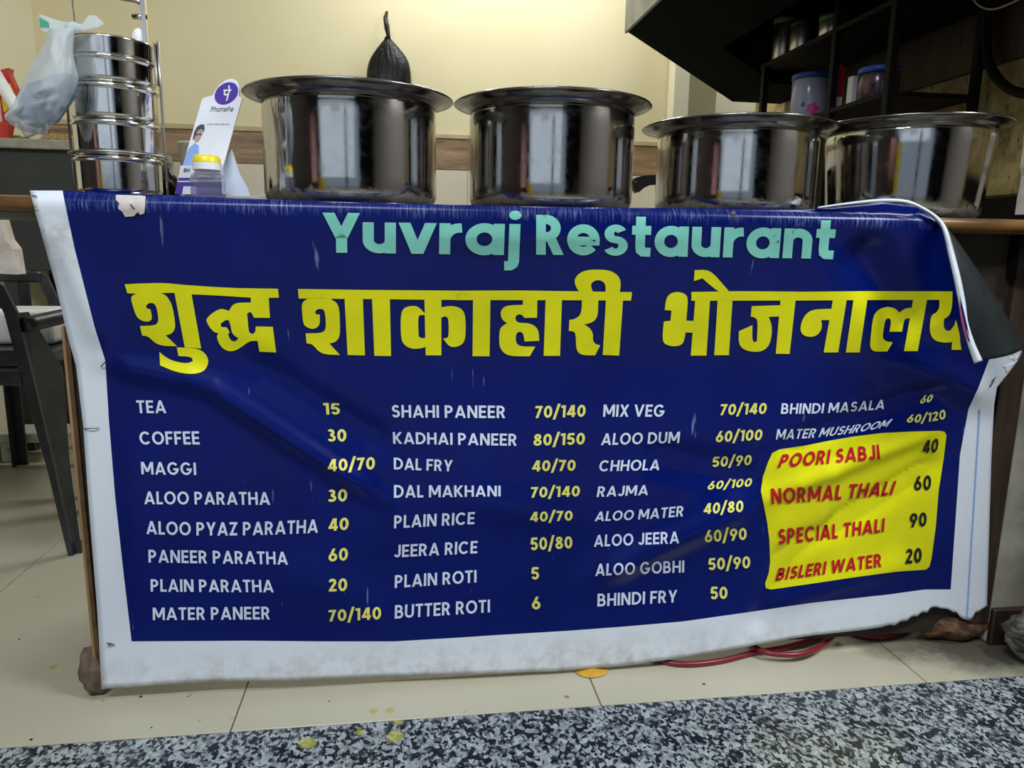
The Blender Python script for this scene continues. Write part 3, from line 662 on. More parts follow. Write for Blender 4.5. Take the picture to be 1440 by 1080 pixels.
PRICES = [('15',456,583,478,583,16.5,16,-.1,0,0),('30',461,621,487,621,17.5,17.5,-.08,.0,0),('40/70',461,663,527,660,17,17.5,.0,.03,0),('30',461,706,488,705,17.5,17.5,.0,.03,0),('40',462,747,490,745,17.5,17.5,.0,.03,0),('60',462,790,489,788,18,18,.0,.03,0),('20',462,832,488,831,18,18,.0,.03,0),('70/140',462,874,536,871,16,18,.0,.0,0),
 ('70/140',752,588,823,586,17,17,.06,.06,0),('80/150',750,627,822,625,16.5,16.5,.04,.06,0),('40/70',748,663,809,662,15.5,15.5,.06,.06,0),('70/140',746,700,815,698,15,15,.06,.06,0),('40/70',745,734,805,732,14,14,.06,.04,0),('50/80',746,774,805,771,18,17,.0,-.02,0),('5',747,815,758,815,17.5,17.5,0,0,0),('6',748,857,760,857,18,18,0,0,0),
 ('70/140',1012,584,1077,582,15.5,15.5,.12,.14,0),('60/100',1006,622,1071,619,15.5,15.5,.12,.14,0),('50/90',1001,657,1056,654,14.5,14.5,.12,.14,0),('60/100',994,689,1056,684,12,12,.3,.24,0),('40/80',989,723,1045,720,15,16.5,.12,.04,0),('60/90',991,763,1050,759,17,17,.0,.0,0),('50/90',996,802,1055,799,17,17,.0,.0,0),('50',999,843,1023,842,18,17,.0,.0,0),
 ('60',1293,568,1309,565,12,10.5,.35,.45,0),('60/120',1274,594,1330,589,11,14,.4,-.05,2)]
for (t, *a) in ITEMS: write('dish_lettering', t, *a, label='pale lettering "%s"' % t)
PC = {}
for (t, *a) in PRICES: write('price_lettering', t, *a, m=M_yel2, w=.19)
RED = [('POORI SABJI',1093,658,1238,646,19,21,.4,-.1,0),('NORMAL THALI',1085,709,1254,696,22,20,-.05,.35,1),('SPECIAL THALI',1094,766,1243,748,22,19.5,.02,.08,1),('BISLERI WATER',1090,817,1240,797,18,19,.3,.0,0)]
for (t, *a) in RED: write('dish_lettering', t, *a, m=M_red, label='red lettering "%s"' % t, off=.0032, w=.20)
for (t, *a) in [('40',1297,638,1318,636,18,20,.15,.15,0),('60',1285,690,1309,689,20,21,.05,.05,0),('90',1279,742,1303,740,20,20,.05,.03,0),('20',1273,793,1296,791,21,21,.06,.03,0)]:
    write('price_lettering', t, *a, m=M_blk, label='black price "%s"' % t, off=.0032, w=.20)
printed('guide_line', [[(1377, 575), (1379, 575), (1361, 868), (1359, 868)]], M_line, .0012, grid=9, label='thin pale blue line in the white margin')
# folded down corner
A_ = smoothpath([oY(1296, 288, -.066), oY(1330, 318, -.078), oY(1356, 352, -.090), oY(1400, 418, -.098), oY(1441, 489, -.098)], 8)
B_ = smoothpath([oY(1294, 288, -.068), oY(1325, 324, -.092), oY(1340, 380, -.118), oY(1356, 450, -.130), oY(1371, 508, -.128)], 8)
FV, FF = [], []; K = 10
for i in range(len(A_)):
    for k in range(K+1):
        t = k/K; p = A_[i].lerp(B_[i], t); bulge = math.sin(math.pi*t)*.018*(i/len(A_)); FV.append(p+Vector((0, -bulge, 0)))
for i in range(len(A_)-1):
    for k in range(K): FF.append([i*(K+1)+k, i*(K+1)+k+1, (i+1)*(K+1)+k+1, (i+1)*(K+1)+k])
fo = geo('folded_corner', FV, FF, M_back, bn, smooth=True, label='dark underside of the banner corner, folded down')
sm = fo.modifiers.new('thickness', 'SOLIDIFY'); sm.thickness = .0008
cpts = [(1150, 293, 1.5), (1190, 288, 2.5), (1240, 284, 4), (1275, 286, 4), (1300, 296, 3), (1317, 309, 4), (1326, 325, 6), (1333, 355, 8), (1341, 390, 9), (1348, 425, 9), (1353, 455, 8), (1361, 485, 9.5), (1370, 511, 12)]
hv, hf = [], []
ext = [-.060, -.068, -.078, -.08, -.083, -.09, -.1, -.112, -.125, -.132, -.136, -.137, -.135]
P2 = smoothpath([(a, b, c) for a, b, c in cpts], 6); E2 = smoothpath([(e, 0, 0) for e in ext], 6)
for i, (p, e) in enumerate(zip(P2, E2)):
    q = P2[min(i+1, len(P2)-1)]; o_ = P2[max(i-1, 0)]; d = Vector((q.x-o_.x, q.y-o_.y)).normalized(); nn = Vector((-d.y, d.x))
    if nn.x < 0 and i > 20: nn = -nn
    nn = Vector((d.y, -d.x)) if d.x*0+1 else nn
    a_ = Vector((p.x, p.y)); b2 = a_+nn*p.z*(1 if True else -1)
    hv += [oY(a_.x, a_.y, e.x), oY((a_.x+b2.x)/2, (a_.y+b2.y)/2, e.x-.004), oY(b2.x, b2.y, e.x-.001)]
for i in range(len(P2)-1):
    for k in range(2): hf.append([i*3+k, i*3+k+1, i*3+3+k+1, i*3+3+k])
hm = geo('hem', hv, hf, M_white, bn, smooth=True, label='white hem of the folded corner')
sm = hm.modifiers.new('thickness', 'SOLIDIFY'); sm.thickness = .001
strip = [(1350, 415), (1356, 440), (1363, 470), (1365, 482), (1361, 478), (1356, 455), (1351, 432)]
geo('hem_stripe', [oY(x, y, -.1415) for x, y in strip], [list(range(len(strip)))], M_blue, bn, label='blue stripe on the hem')
strip = [(1347, 415), (1352, 440), (1358, 465), (1360, 478), (1358, 475), (1352, 450)]
geo('hem_stripe', [oY(x, y, -.1425) for x, y in strip], [list(range(len(strip)))], M_redpack, bn, label='red stripe on the hem')
# torn tape, nails and thorns pinning the border
tp = [(163, 274), (200, 275), (205, 276), (203, 300), (197, 302), (194, 298), (188, 304), (176, 305), (172, 298), (166, 293), (168, 286), (163, 281)]
printed('torn_tape', [tp], mottled('torn_paper', (.55, .48, .44), (.7, .62, .58), 60, .7), .003, label='torn whitish tape at the top left', grid=6)
for (a, b) in [((183, 287), (189, 294)), ((142, 516), (149, 508)), ((118, 603), (139, 602)), ((150, 904), (161, 907)), ((152, 908), (158, 905)), ((45, 275), (52, 276)), ((45, 290), (51, 291)), ((1392, 545), (1398, 535)), ((1396, 536), (1401, 530))]:
    geo('nail', *tube([surf(a[0], a[1], .002), surf((a[0]+b[0])/2, (a[1]+b[1])/2, .005), surf(b[0], b[1], .003)], .0009, 6), M_blk, bn)
rv = lathe([(0, .002), (.003, .0018), (.0042, 0)], (0, 0, 0), 12); p = surf(1031, 300, .002)
geo('rivet', [Vector((q.x, -q.z, q.y))+p for q in rv[0]], rv[1], mat('rust', (.2, .1, .08), .6), bn)

# ================================================================== POTS
def pot(cx, cy, r, R, ztop, label, taper=.0, tilt=0, zb=TOPZ+.0022):
    h = ztop-zb
    t = thing('cooking_pot', label, 'pot', (cx, cy, zb), 'wide-rimmed steel pots on the counter'); n = 96
    rb = r-taper
    pr = [(0, 0), (rb-.022, 0), (rb-.012, .0025), (rb-.004, .009), (rb, .02)]
    for k in range(1, 7): pr.append((rb+(r-rb)*k/6, .02+(h-.045)*k/6))
    pr += [(r-.001, h-.020), (r-.0005, h-.012)]
    inn = [(a-.0016 if a > .01 else 0, max(b, .0016)) for a, b in pr][::-1]
    geo('body', *lathe(pr+inn, (cx, cy, zb), n), M_pot, t, smooth=True)
    rr = [(r-.0018, h-.0125), (r+.0006, h-.0125), (r+.004, h-.007), (r+.010, h-.0045), (R-.008, h+.001), (R-.002, h+.0005), (R, h+.002), (R-.002, h+.0045), (r+.008, h-.001), (r-.001, h-.006), (r-.0018, h-.0125)]
    geo('rim', *lathe(rr, (cx, cy, zb), n), M_rim, t, smooth=True, label='broad flared rim')
    return t
pot(-.101, .118, .158, .190, 1.106, 'wide steel cooking pot, leftmost, beside the payment stand')
pot(.279, .118, .158, .189, 1.107, 'wide steel cooking pot second from left, rim touching the leftmost pot')
pot(.654, .115, .155, .188, 1.080, 'lower steel cooking pot third from left, black pan handle at its left')
pot(1.029, .119, .159, .186, 1.097, 'steel cooking pot rightmost, under the jar rack, dull grey stained side', .012)

# tiffin carrier
tf = thing('tiffin_carrier', 'tall stacked steel tiffin carrier with wire frame and top handle', 'tiffin carrier', (-.48, .027, TOPZ))
tc = (-.48, .027, 0)
lev = [.9195, .936, .993, 1.048, 1.104, 1.146, 1.168]
lev = [.918, .980, 1.036, 1.092, 1.135]
for k in range(4):
    a, b = lev[k], lev[k+1]
    pr = [(0, a), (.056, a), (.0615, a+.003), (.0645, a+.009), (.06455, a+.0105), (.06495, b-.0095), (.065, b-.008), (.0668, b-.0065), (.0685, b-.004), (.0668, b-.0012), (.064, b-.0004), (0, b-.0004)]
    geo('container', *lathe(pr, tc, 64), M_tif, tf, smooth=True)
geo('lid', *lathe([(0, lev[4]), (.066, lev[4]), (.0662, lev[4]+.001), (.0662, lev[4]+.0025), (.0664, lev[4]+.0225), (.0665, lev[4]+.024), (.0668, 1.161), (.065, 1.163), (.03, 1.164), (0, 1.164)], tc, 64), M_tif, tf, smooth=True)
geo('base_ring', *lathe([(.055, .9155), (.067, .9155), (.0695, .9175), (.067, .9195), (.055, .9195)], tc, 64), M_tif, tf, smooth=True)
def arcp(a0, a1, r, z, n=16): return [(tc[0]+r*math.cos(math.radians(a0+(a1-a0)*i/n)), tc[1]+r*math.sin(math.radians(a0+(a1-a0)*i/n)), z) for i in range(n+1)]
for ang in (182, 2, 90):
    ca, sa = math.cos(math.radians(ang)), math.sin(math.radians(ang)); rr = .0735
    pts = [(tc[0]+ca*rr, tc[1]+sa*rr, z) for z in (.914, 1.0, 1.1, 1.17)]
    geo('frame_rod', *tube(pts, .0023, 8), M_tarn, tf, smooth=True)
geo('frame_ring', *tube(arcp(0, 352, .0735, .985, 44), .0018, 8, closed=True), M_tarn, tf, smooth=True)
# top bracket and carrying handle
ra = oY(205, 62, .035); rb = oY(201, 8, .035)
geo('bracket', *box((ra.x-.004, .030, 1.160), (ra.x+.004, .040, 1.236), .001, 1), M_tif, tf, label='upright steel bracket of the handle')
geo('clamp_pin', *tube([(ra.x-.018, .035, 1.209), (ra.x+.004, .035, 1.209)], .0042, 10), M_tif, tf, smooth=True)
kb = lathe([(0, -.003), (.013, -.003), (.0145, 0), (.013, .003), (0, .003)], (0, 0, 0), 24)
geo('knob', [Vector((v.x*.75, v.z, v.y))+Vector((ra.x-.010, .035, 1.177)) for v in kb[0]], kb[1], M_wplastic, tf, smooth=True)
hp = [oY(203, 8, .035), oY(192, 1, .035), oY(172, -3, .035), oY(140, -8, .035), oY(108, -10, .035), oY(102, 0, .035), oY(104, 20, .035), oY(106, 45, .035)]
geo('handle', *tube(smoothpath(hp, 5), .0033, 10, rs=[.0042 if i < 20 else .0013 for i in range(36)]), M_tif, tf, smooth=True, label='arched steel carrying handle')
for dx in (0.052,):
    geo('side_clip', *box((tc[0]+.0695, tc[1]-.012, 1.10), (tc[0]+.0712, tc[1]+.004, 1.166), .0005, 1), M_tif, tf)

# translucent carrier bag
bag = thing('carrier_bag', 'knotted translucent white plastic bag hanging at the left of the tiffin carrier', 'plastic bag', oY(60, 110, -.03))
left = [(100, 38), (70, 42), (62, 62), (45, 90), (30, 122), (17, 148), (6, 165), (22, 179), (44, 188)]
right = [(106, 38), (104, 52), (103, 75), (107, 95), (110, 112), (104, 130), (92, 152), (80, 170), (62, 190)]
bv, bf = [], []; NS = 26
Ls, Rs = smoothpath([(a, b, 0) for a, b in left], 5), smoothpath([(a, b, 0) for a, b in right], 5)
for i in range(len(Ls)):
    f = i/(len(Ls)-1); dep = .004+.045*math.sin(math.pi*min(1, f*1.02))**.8
    for k in range(NS):
        a = 2*math.pi*k/NS; s = .5-.5*math.cos(a); x = Ls[i].x*(1-s)+Rs[i].x*s; y = Ls[i].y*(1-s)+Rs[i].y*s
        yy = -.055-dep*math.sin(a)*1.0 + .013*noise.noise(Vector((x*.13+3*math.copysign(1, math.sin(a)), y*.03, 1)))*f*1.5+.006*f*math.sin(8*a+2.5*math.sin(5*f))
        bv.append(oY(x, y, yy))
for i in range(len(Ls)-1):
    for k in range(NS): l = (k+1) % NS; bf.append([i*NS+k, i*NS+l, (i+1)*NS+l, (i+1)*NS+k])
bf.append([(len(Ls)-1)*NS+k for k in range(NS)])
geo('bag_body', bv, bf, M_carry, bag, smooth=True)
geo('knot', *blob(oY(103, 39, -.055), (.012, .01, .008), .3, 3, 2, 2), M_carry, bag, smooth=True)
def flap(pts, Y, thick=.004):
    return prism([oY(x, y, Y) for x, y in pts], (0, thick, 0))
geo('tied_handle', *flap([(104, 36), (116, 33), (125, 21), (135, 22), (146, 33), (138, 38), (118, 42), (106, 44)], -.057), M_carry, bag)
geo('tied_handle', *flap([(99, 32), (80, 28), (56, 20), (54, 28), (58, 42), (64, 46), (72, 40), (98, 44)], -.057), M_carry, bag)
geo('green_print', *flap([(55, 24), (68, 31), (69, 38), (56, 37)], -.0585, .0008), M_green, bag)
geo('parcel', *prism([oY(x, y, -.075) for x, y in ((18, 160), (38, 118), (90, 100), (98, 104), (96, 130), (70, 168), (40, 176))], (0, .03, 0)), mat('blue_grey_parcel', (.12, .17, .24), .6), bag, label='blue-grey parcel inside')

# ---------- payment stand and bottle
ps = thing('payment_stand', 'white acrylic payment stand with a purple disc, left of the leftmost pot', 'stand', (-.32, .05, TOPZ))
TL, TR, BL, BR = (286, 133), (342, 133), (256, 236), (313, 236)
gL, gR = .030, -.005
def sp_(u, v, off=0.):   # board coordinates: u across, v down
    x = (TL[0]*(1-u)+TR[0]*u)*(1-v)+(BL[0]*(1-u)+BR[0]*u)*v; y = (TL[1]*(1-u)+TR[1]*u)*(1-v)+(BL[1]*(1-u)+BR[1]*u)*v
    return oY(x, y, gL*(1-u)+gR*u+.05*(1-v)-off)
bo = [(0, 1.0), (0, 0.06), (.02, .045), (.24, .01), (.26, -.05), (.34, -.14), (.46, -.2), (.6, -.22), (.74, -.19), (.84, -.11), (.9, 0.02), (1, .05), (1, 1.0)]
geo('board', *prism([sp_(u, v) for u, v in bo], (0, .004, 0)), M_acr, ps)
bk = [oY(x, y, .02) for x, y in ((312, 232), (326, 210), (330, 222), (337, 245), (348, 264), (352, 276), (300, 276))]
geo('curved_support', *prism([(p.x, p.y, max(p.z, TOPZ+.001)) for p in bk], (0, .003, 0)), M_acrs, ps)
def dec(name, poly, m, off, label=None): return geo(name, [sp_(u, v, off) for u, v in poly], [list(range(len(poly)))], m, ps, label=label)
dec('disc', [(.57+.285*math.cos(k*math.pi/20), -.015+.155*math.sin(k*math.pi/20)) for k in range(40)], M_pur, .0006, 'purple round emblem')
def dectext(name, polys, m, off=.0009, label=None):
    V, F = [], []
    for q in polys: n_ = len(V); V += [sp_(u, v, off) for u, v in q]; F.append(list(range(n_, n_+len(q))))
    geo(name, V, F, m, ps, label=label)
pe = [[(-.6, .42), (.6, .42), (.6, .27), (-.6, .27)], [(.22, .42), (.42, .42), (.42, -.9), (.22, -.9)], [(-.42, .42), (-.22, .42), (-.22, -.1), (-.42, -.1)],
      [(-.42, -.02), (-.3, -.22), (-.05, -.3), (.22, -.22), (.22, -.04), (-.05, -.12), (-.22, -.02)], [(.22, .42), (.4, .42), (.1, .95), (-.1, .85)]]
dectext('emblem_letter', [[(.57+x*.17, -.02-y*.115) for x, y in q] for q in pe], M_wplastic, .0010, 'white letter on the purple disc')
dectext('name_lettering', [[(u, v) for u, v in q] for q in [[((x-0)*1.0, y) for x, y in q] for q in text_polys('PhonePe', .30, .235, .86, .235, .072, .072, w=.15)]], M_ink, label='dark lettering "PhonePe"')
dectext('small_print', [[(.30+.047*k, .40), (.30+.047*k+.018+.01*(k%3), .40), (.30+.047*k+.018+.01*(k%3), .412), (.30+.047*k, .412)] for k in range(12)], M_ink)
dec('printed_shirt', [(0, 1.0), (0, .80), (.04, .72), (.14, .66), (.26, .70), (.31, .80), (.33, 1.0)], M_shirt, .0006, 'blue shirt of a printed person')
dec('printed_face', [(.17+.085*math.cos(k*math.pi/10), .55+.105*math.sin(k*math.pi/10)) for k in range(20)], M_skin, .0009)
dec('printed_hair', [(.06, .62), (.04, .52), (.07, .44), (.15, .405), (.24, .41), (.28, .47), (.275, .53), (.24, .48), (.17, .47), (.11, .50), (.10, .60)], M_ink, .0012)
dectext('printed_glasses', [[(.10, .53), (.16, .53), (.16, .555), (.10, .555)], [(.18, .53), (.24, .53), (.24, .555), (.18, .555)]], M_ink, .0014)
# base box of the stand
bb = [oY(x, y, .0) for x, y in ((254, 233), (310, 233), (312, 272), (246, 272))]
bb = [Vector((p.x, p.y, max(p.z, TOPZ+.003))) for p in bb]
geo('base_box', *prism(bb, (0, .03, 0)), M_acr, ps)
def q2(x, y, o_=.0008): p = oY(x, y, -o_); return Vector((p.x, p.y, max(p.z, TOPZ+.0035)))
geo('base_band', [q2(*p) for p in ((251, 250), (311, 250), (311, 253.5), (250, 253.5))], [[0, 1, 2, 3]], M_pur, ps)
geo('base_band', [q2(*p) for p in ((249, 256), (311, 256), (312, 273), (246, 273))], [[0, 1, 2, 3]], M_pur, ps)
V, F = [], []
for q in text_polys('BH', 258, 242, 266, 242, 5.5, 5.5, .2, .2, w=.15): n_ = len(V); V += [q2(x, y) for x, y in q]; F.append(list(range(n_, n_+len(q))))
geo('small_lettering', V, F, M_ink, ps)
geo('card', [q2(x, y, .002) for x, y in ((258, 262), (276, 262), (276, 273), (256, 273))], [[0, 1, 2, 3]], M_acr, ps, label='small white card at the base')

bt = thing('plastic_bottle', 'clear square plastic bottle with white and yellow cap before the payment stand', 'bottle', (-.334, -.02, TOPZ+.003))
bx = oY(291, 250, -.025).x; zb = TOPZ+.003
def sqlathe(prof, cx, cy, n=40, p=4.):
    V, F = [], []
    for r, z, k in prof:
        for i in range(n):
            a = 2*math.pi*i/n; c_, s_ = math.cos(a), math.sin(a); e = 2+(p-2)*k; q = (abs(c_)**e+abs(s_)**e)**(-1/e)
            V.append(Vector((cx+r*q*c_, cy+r*q*s_, z)))
    for j in range(len(prof)-1):
        for i in range(n): l = (i+1) % n; F.append([j*n+i, j*n+l, (j+1)*n+l, (j+1)*n+i])
    F.append(list(range(n))[::-1]); F.append([(len(prof)-1)*n+i for i in range(n)]); return V, F
geo('bottle_body', *sqlathe([(.022, zb, 1), (.0255, zb+.003, 1), (.0255, zb+.016, 1), (.0245, zb+.018, 1), (.0255, zb+.020, 1), (.026, zb+.033, 1), (.0245, zb+.036, .8), (.0235, zb+.040, .5), (.020, zb+.043, 0), (.0195, zb+.046, 0)], bx, -.02), M_bwplast, bt, smooth=True)
geo('cap', *lathe([(0, zb+.0465), (.0215, zb+.0465), (.0225, zb+.0475), (.0222, zb+.0585), (.0, zb+.0585)], (bx, -.02, 0), 32), M_wplastic, bt, smooth=False)
geo('cap_top', *lathe([(.0222, zb+.0587), (.0212, zb+.067), (.0185, zb+.0705), (.008, zb+.0712), (.0, zb+.0712)], (bx, -.02, 0), 32), M_yplastic, bt, smooth=True, label='yellow top of the cap')

# behind: cream tub, black pouch, cotton bundle
t = thing('plastic_tub', 'cream plastic tub standing behind the tiffin carrier', 'tub', (-.43, .36, TOPZ)); p = oY(237, 200, .36)
geo('tub_body', *lathe([(0, TOPZ+.001), (.028, TOPZ+.001), (.030, TOPZ+.004), (.036, p.z-.006), (.038, p.z-.004), (.038, p.z), (.034, p.z), (.03, TOPZ+.01), (0, TOPZ+.01)], (-.44, .36, 0), 32), mat('cream_plastic', (.5, .46, .34), .4), t, smooth=True)
geo('pouch', *blob((oY(240, 250, .2).x-.006, .2, TOPZ+.034), (.022, .03, .033), .3, 2.5, 3, 4), M_bin, label='crumpled black pouch between tiffin carrier and payment stand', cat='pouch', smooth=True)
geo('cotton_bundle', *blob((oY(350, 272, .1).x, .30, TOPZ+.016), (.05, .035, .016), .4, 3, 3, 9), mottled('cotton', (.7, .66, .55), (.8, .77, .66), 30, .9), label='lumpy white cotton bundle behind the leftmost pot', cat='cloth', smooth=True)

# saucepan behind the third pot, only its handle showing
sp = thing('saucepan', 'pan with black handle and rivet poking out behind the third pot', 'pan', (.80, .40, TOPZ))
geo('pan_body', *lathe([(0, TOPZ+.001), (.075, TOPZ+.001), (.085, TOPZ+.01), (.092, TOPZ+.075), (.094, TOPZ+.112), (.091, TOPZ+.112), (.088, TOPZ+.075), (.08, TOPZ+.012), (0, TOPZ+.006)], (.80, .40, 0), 48), M_rim, sp, smooth=True)
hp = [oY(x, y, .36) for x, y in ((930, 245), (918, 246), (905, 247), (893, 250), (889, 255), (890, 262), (895, 271), (899, 270), (906, 264), (915, 260), (930, 259))]
geo('handle', *prism(hp, (0, .02, 0)), M_blk, sp, label='black plastic handle')
geo('rivet', *blob(oY(894, 256, .358), (.0025, .0015, .0025), 0, 1, 2), M_tif, sp, smooth=True)

# black rubbish bag on the back wall
nb = thing('rubbish_bag', 'small black bin bag tied to a nail on the cream wall', 'bag', oY(548, 90, 2.14))
lb = [(543, 52), (530, 68), (520, 84), (516, 100), (515, 125), (520, 140)]; rb_ = [(547, 52), (560, 66), (572, 82), (577, 98), (578, 125), (572, 140)]
bv, bf = [], []; NS = 48; Ls, Rs = smoothpath([(a, b, 0) for a, b in lb], 5), smoothpath([(a, b, 0) for a, b in rb_], 5)
for i in range(len(Ls)):
    f = i/(len(Ls)-1)
    for k in range(NS):
        a = 2*math.pi*k/NS; s = .5-.5*math.cos(a); pl_ = .006*math.sin(a*9+2*f)*(1-f*.5)*min(1, f*4)
        bv.append(oY(Ls[i].x*(1-s)+Rs[i].x*s, Ls[i].y*(1-s)+Rs[i].y*s, 2.125-math.sin(a)*(.012+.055*f**.7)-abs(pl_)*(1 if math.sin(a) > 0 else 0)))
for i in range(len(Ls)-1):
    for k in range(NS): l = (k+1) % NS; bf.append([i*NS+k, i*NS+l, (i+1)*NS+l, (i+1)*NS+k])
bf.append([(len(Ls)-1)*NS+k for k in range(NS)])
geo('bag_body', bv, bf, M_bin, nb, smooth=True)
geo('neck', *tube([oY(545, 56, 2.12), oY(546, 50, 2.12), oY(544, 38, 2.12), oY(542, 26, 2.13), oY(544, 17, 2.15)], .01, 10, rs=[.016, .009, .012, .010, .006]), M_bin, nb, smooth=True)
geo('nail', *tube([oY(544, 17, 2.13), oY(544, 16, 2.214)], .002, 8), M_rack, nb)

# ================================================================== LEFT BACKGROUND
wt = thing('work_counter', 'tall charcoal work counter with a grey stone ledge at far left', 'counter', (-1.35, 1.9, 0))
zt = 1.205
geo('ledge', *box((-1.542, 1.72, zt-.035), (-1.02, 2.196, zt), .004, 2), M_stone, wt)
geo('body', *box((-1.542, 1.75, .72), (-1.06, 2.19, zt-.0355), .003, 1), M_char, wt)
for (xa, ya) in ((-1.54, 1.76), (-1.11, 1.76), (-1.54, 2.13), (-1.11, 2.13)): geo('leg', *box((xa, ya, 0), (xa+.045, ya+.045, .719), .002, 1), M_char, wt)
def on_ledge(px, py, Y=1.8): return oY(px, py, Y)
p = on_ledge(10, 150, 1.9)
rp = thing('spice_packet', 'red and orange foil spice packet standing on the ledge, far left', 'packet', (p.x, 1.9, zt))
V = []
sil = [(-8, 194), (-14, 140), (8, 112), (4, 100), (16, 97), (15, 104), (24, 124), (20, 160), (14, 194)]
geo('pouch', *prism([(oY(x, y, 1.9).x, 1.88, max(zt+.001, oY(x, y, 1.9).z)) for x, y in sil], (0, .04, 0)), M_redpack, rp)
sil2 = [(6, 140), (18, 118), (23, 130), (20, 150), (10, 160)]
geo('yellow_print', [(oY(x, y, 1.9).x, 1.8785, oY(x, y, 1.9).z) for x, y in sil2], [list(range(5))], M_yplastic, rp)
geo('red_box', *box((oY(-20, 190, 1.8).x, 1.76, zt+.0005), (oY(12, 190, 1.8).x, 1.83, zt+.062), .003, 1), M_redpack, label='low red box on the ledge under the carrier bag', cat='box')
geo('plastic_pipe', *tube([oY(-12, 95, 1.8)+Vector((0, 0, 0)), oY(18, 145, 1.82), oY(44, 192, 1.82)+Vector((0, 0, .005))], .022, 20), M_wplastic, label='white plastic pipe leaning across the ledge at far left', cat='pipe', smooth=True)
for k, (px, py, s) in enumerate(((22, 186, .02), (30, 188, .018), (52, 188, .016))):
    p = oY(px, py, 1.86); geo('green_chilli', *blob((p.x, 1.86+.02*k, zt+s*.72), (s*1.4, s, s*.7), .3, 2, 2, k), M_veg, label=['green vegetable next to the red box', 'green vegetable beside the pipe foot', 'green vegetable under the carrier bag'][k], cat='vegetable', smooth=True)
k = 0
for row in range(2):
    for i in range(8 if row == 0 else 6):
        px = 60+i*5.5+row*5; q = oY(px, 190, 1.79); k += 1
        geo('ginger_root', *blob((q.x, 1.80+.03*row, zt+.0115+(.012*row)), (.013, .011, .009), .5, 2.2, 2, k, k*.9), M_ging, label='small brown ginger root in the pile on the ledge', cat='ginger', group='ginger roots piled on the stone ledge', smooth=True)
# chairs
def chair(X0, X1, Yb, label, topz=.745, sz=.445):
    t = thing('plastic_chair', label, 'chair', ((X0+X1)/2, Yb+.22, 0), 'black plastic chairs at the left')
    # each side: one L section rear leg and stile in one piece
    for side, (xx, sg) in enumerate(((X1, 1), (X0, -1))):
        prof = [(0, 0.0), (-.02, .25), (-.045, .50), (-.062, .66), (-.085, topz-.018), (-.11, topz)]
        o_, i_ = [], []
        for dx, z in prof: o_.append(Vector((xx+sg*dx, Yb+.02-.03*(z/.7), z)))
        wv = [.013, .018, .028, .03, .03, .022]
        V, F = [], []
        for p, w_ in zip(o_, wv): V += [p, p+Vector((-sg*w_, 0, 0)), p+Vector((-sg*w_, .012, 0)), p+Vector((0, .012, 0))]
        for j in range(len(o_)-1):
            for k in range(4): l = (k+1) % 4; F.append([j*4+k, j*4+l, j*4+4+l, j*4+4+k])
        F += [[3, 2, 1, 0], [len(V)-4+k for k in range(4)]]
        geo('back_leg', V, F, M_blkplastic, t)
        V, F = [], []
        fw_ = [.035, .06, .115, .04]
        for p, w_ in zip(o_[:4], fw_): V += [p+Vector((0, .0125, 0)), p+Vector((sg*.018*(w_/.085), w_, 0)), p+Vector((sg*.018*(w_/.085)-sg*.005, w_, 0)), p+Vector((-sg*.005, .0125, 0))]
        for j in range(3):
            for k in range(4): l = (k+1) % 4; F.append([j*4+k, j*4+l, j*4+4+l, j*4+4+k])
        F += [[3, 2, 1, 0], [len(V)-4+k for k in range(4)]]
        geo('leg_flange', V, F, M_blkplastic, t)
        if sg: geo('leg_foot', *box((min(xx-sg*.014, xx+sg*.016), Yb+.034, .0), (max(xx-sg*.014, xx+sg*.016), Yb+.06, .03), .002, 1), M_blkplastic, t)
        fx = xx-sg*.03
        geo('front_leg', *join(box((fx-.02, Yb+.42, 0), (fx+.02, Yb+.43, .43)), box((fx-.02 if sg < 0 else fx+.012, Yb+.39, 0), (fx-.012 if sg < 0 else fx+.02, Yb+.42, .43))), M_blkplastic, t)
        ar = smoothpath([(xx-sg*.05, Yb+.0, .63), (xx+sg*.01, Yb+.15, .645), (xx+sg*.012, Yb+.33, .64), (xx-sg*.02, Yb+.42, .58), (xx-sg*.03, Yb+.425, .43)], 5)
        geo('armrest', *tube(ar, .02, 10), M_blkplastic, t, smooth=True)
    a, b = X0+.11, X1-.11
    geo('top_rail', *box((X0+.10, Yb-.016, topz-.035), (X1-.10, Yb+.002, topz), .007, 2), M_blkplastic, t)
    for k in range(2): geo('back_slat', *box((X0+.07, Yb-.006, .475+.052*k), (X1-.07, Yb+.006, .515+.052*k), .005, 2), M_blkplastic, t)
    for s_ in (-1, 1):
        xc = (X0+X1)/2+s_*(X1-X0)/2-s_*.155
        geo('back_upright', *box((xc-.014, Yb-.008, .568), (xc+.014, Yb+.004, topz-.036), .005, 2), M_blkplastic, t)
    geo('seat', *box((X0+.045, Yb+.02, sz-.035), (X1-.045, Yb+.44, sz), .012, 3), M_blkplastic, t)
    return t
chair(-1.43, -.905, .655, 'black plastic armchair nearest the counter, its rear leg on the tiles', sz=.545)
c2 = chair(-1.48, -1.02, 1.14, 'black plastic armchair farther back, beneath the charcoal work counter', .745)
# things seen between the chairs
geo('foam_box', *box((-1.17, .90, .5465), (-1.0, 1.06, .645), .015, 3), M_wplastic, label='white rounded box on the seat of the nearest black chair', cat='box')
cp = [oY(x, y, .9) for x, y in ((-10, 295), (0, 310), (8, 337), (18, 350), (24, 386), (-20, 384))]
cb = geo('folded_cloth', *prism(cp, (0, .05, 0)), M_cloth, label='pinkish folded cloth on the back of the nearest black chair', cat='cloth')
geo('marble_plank', *join(box((-1.54, 1.60, .0), (-1.50, 1.70, .075), .002, 1), box((-1.544, 1.595, .076), (-1.345, 1.745, .115), .004, 1)), M_marb, label='red-stained pale marble plank on a low block by the left wall', cat='plank')

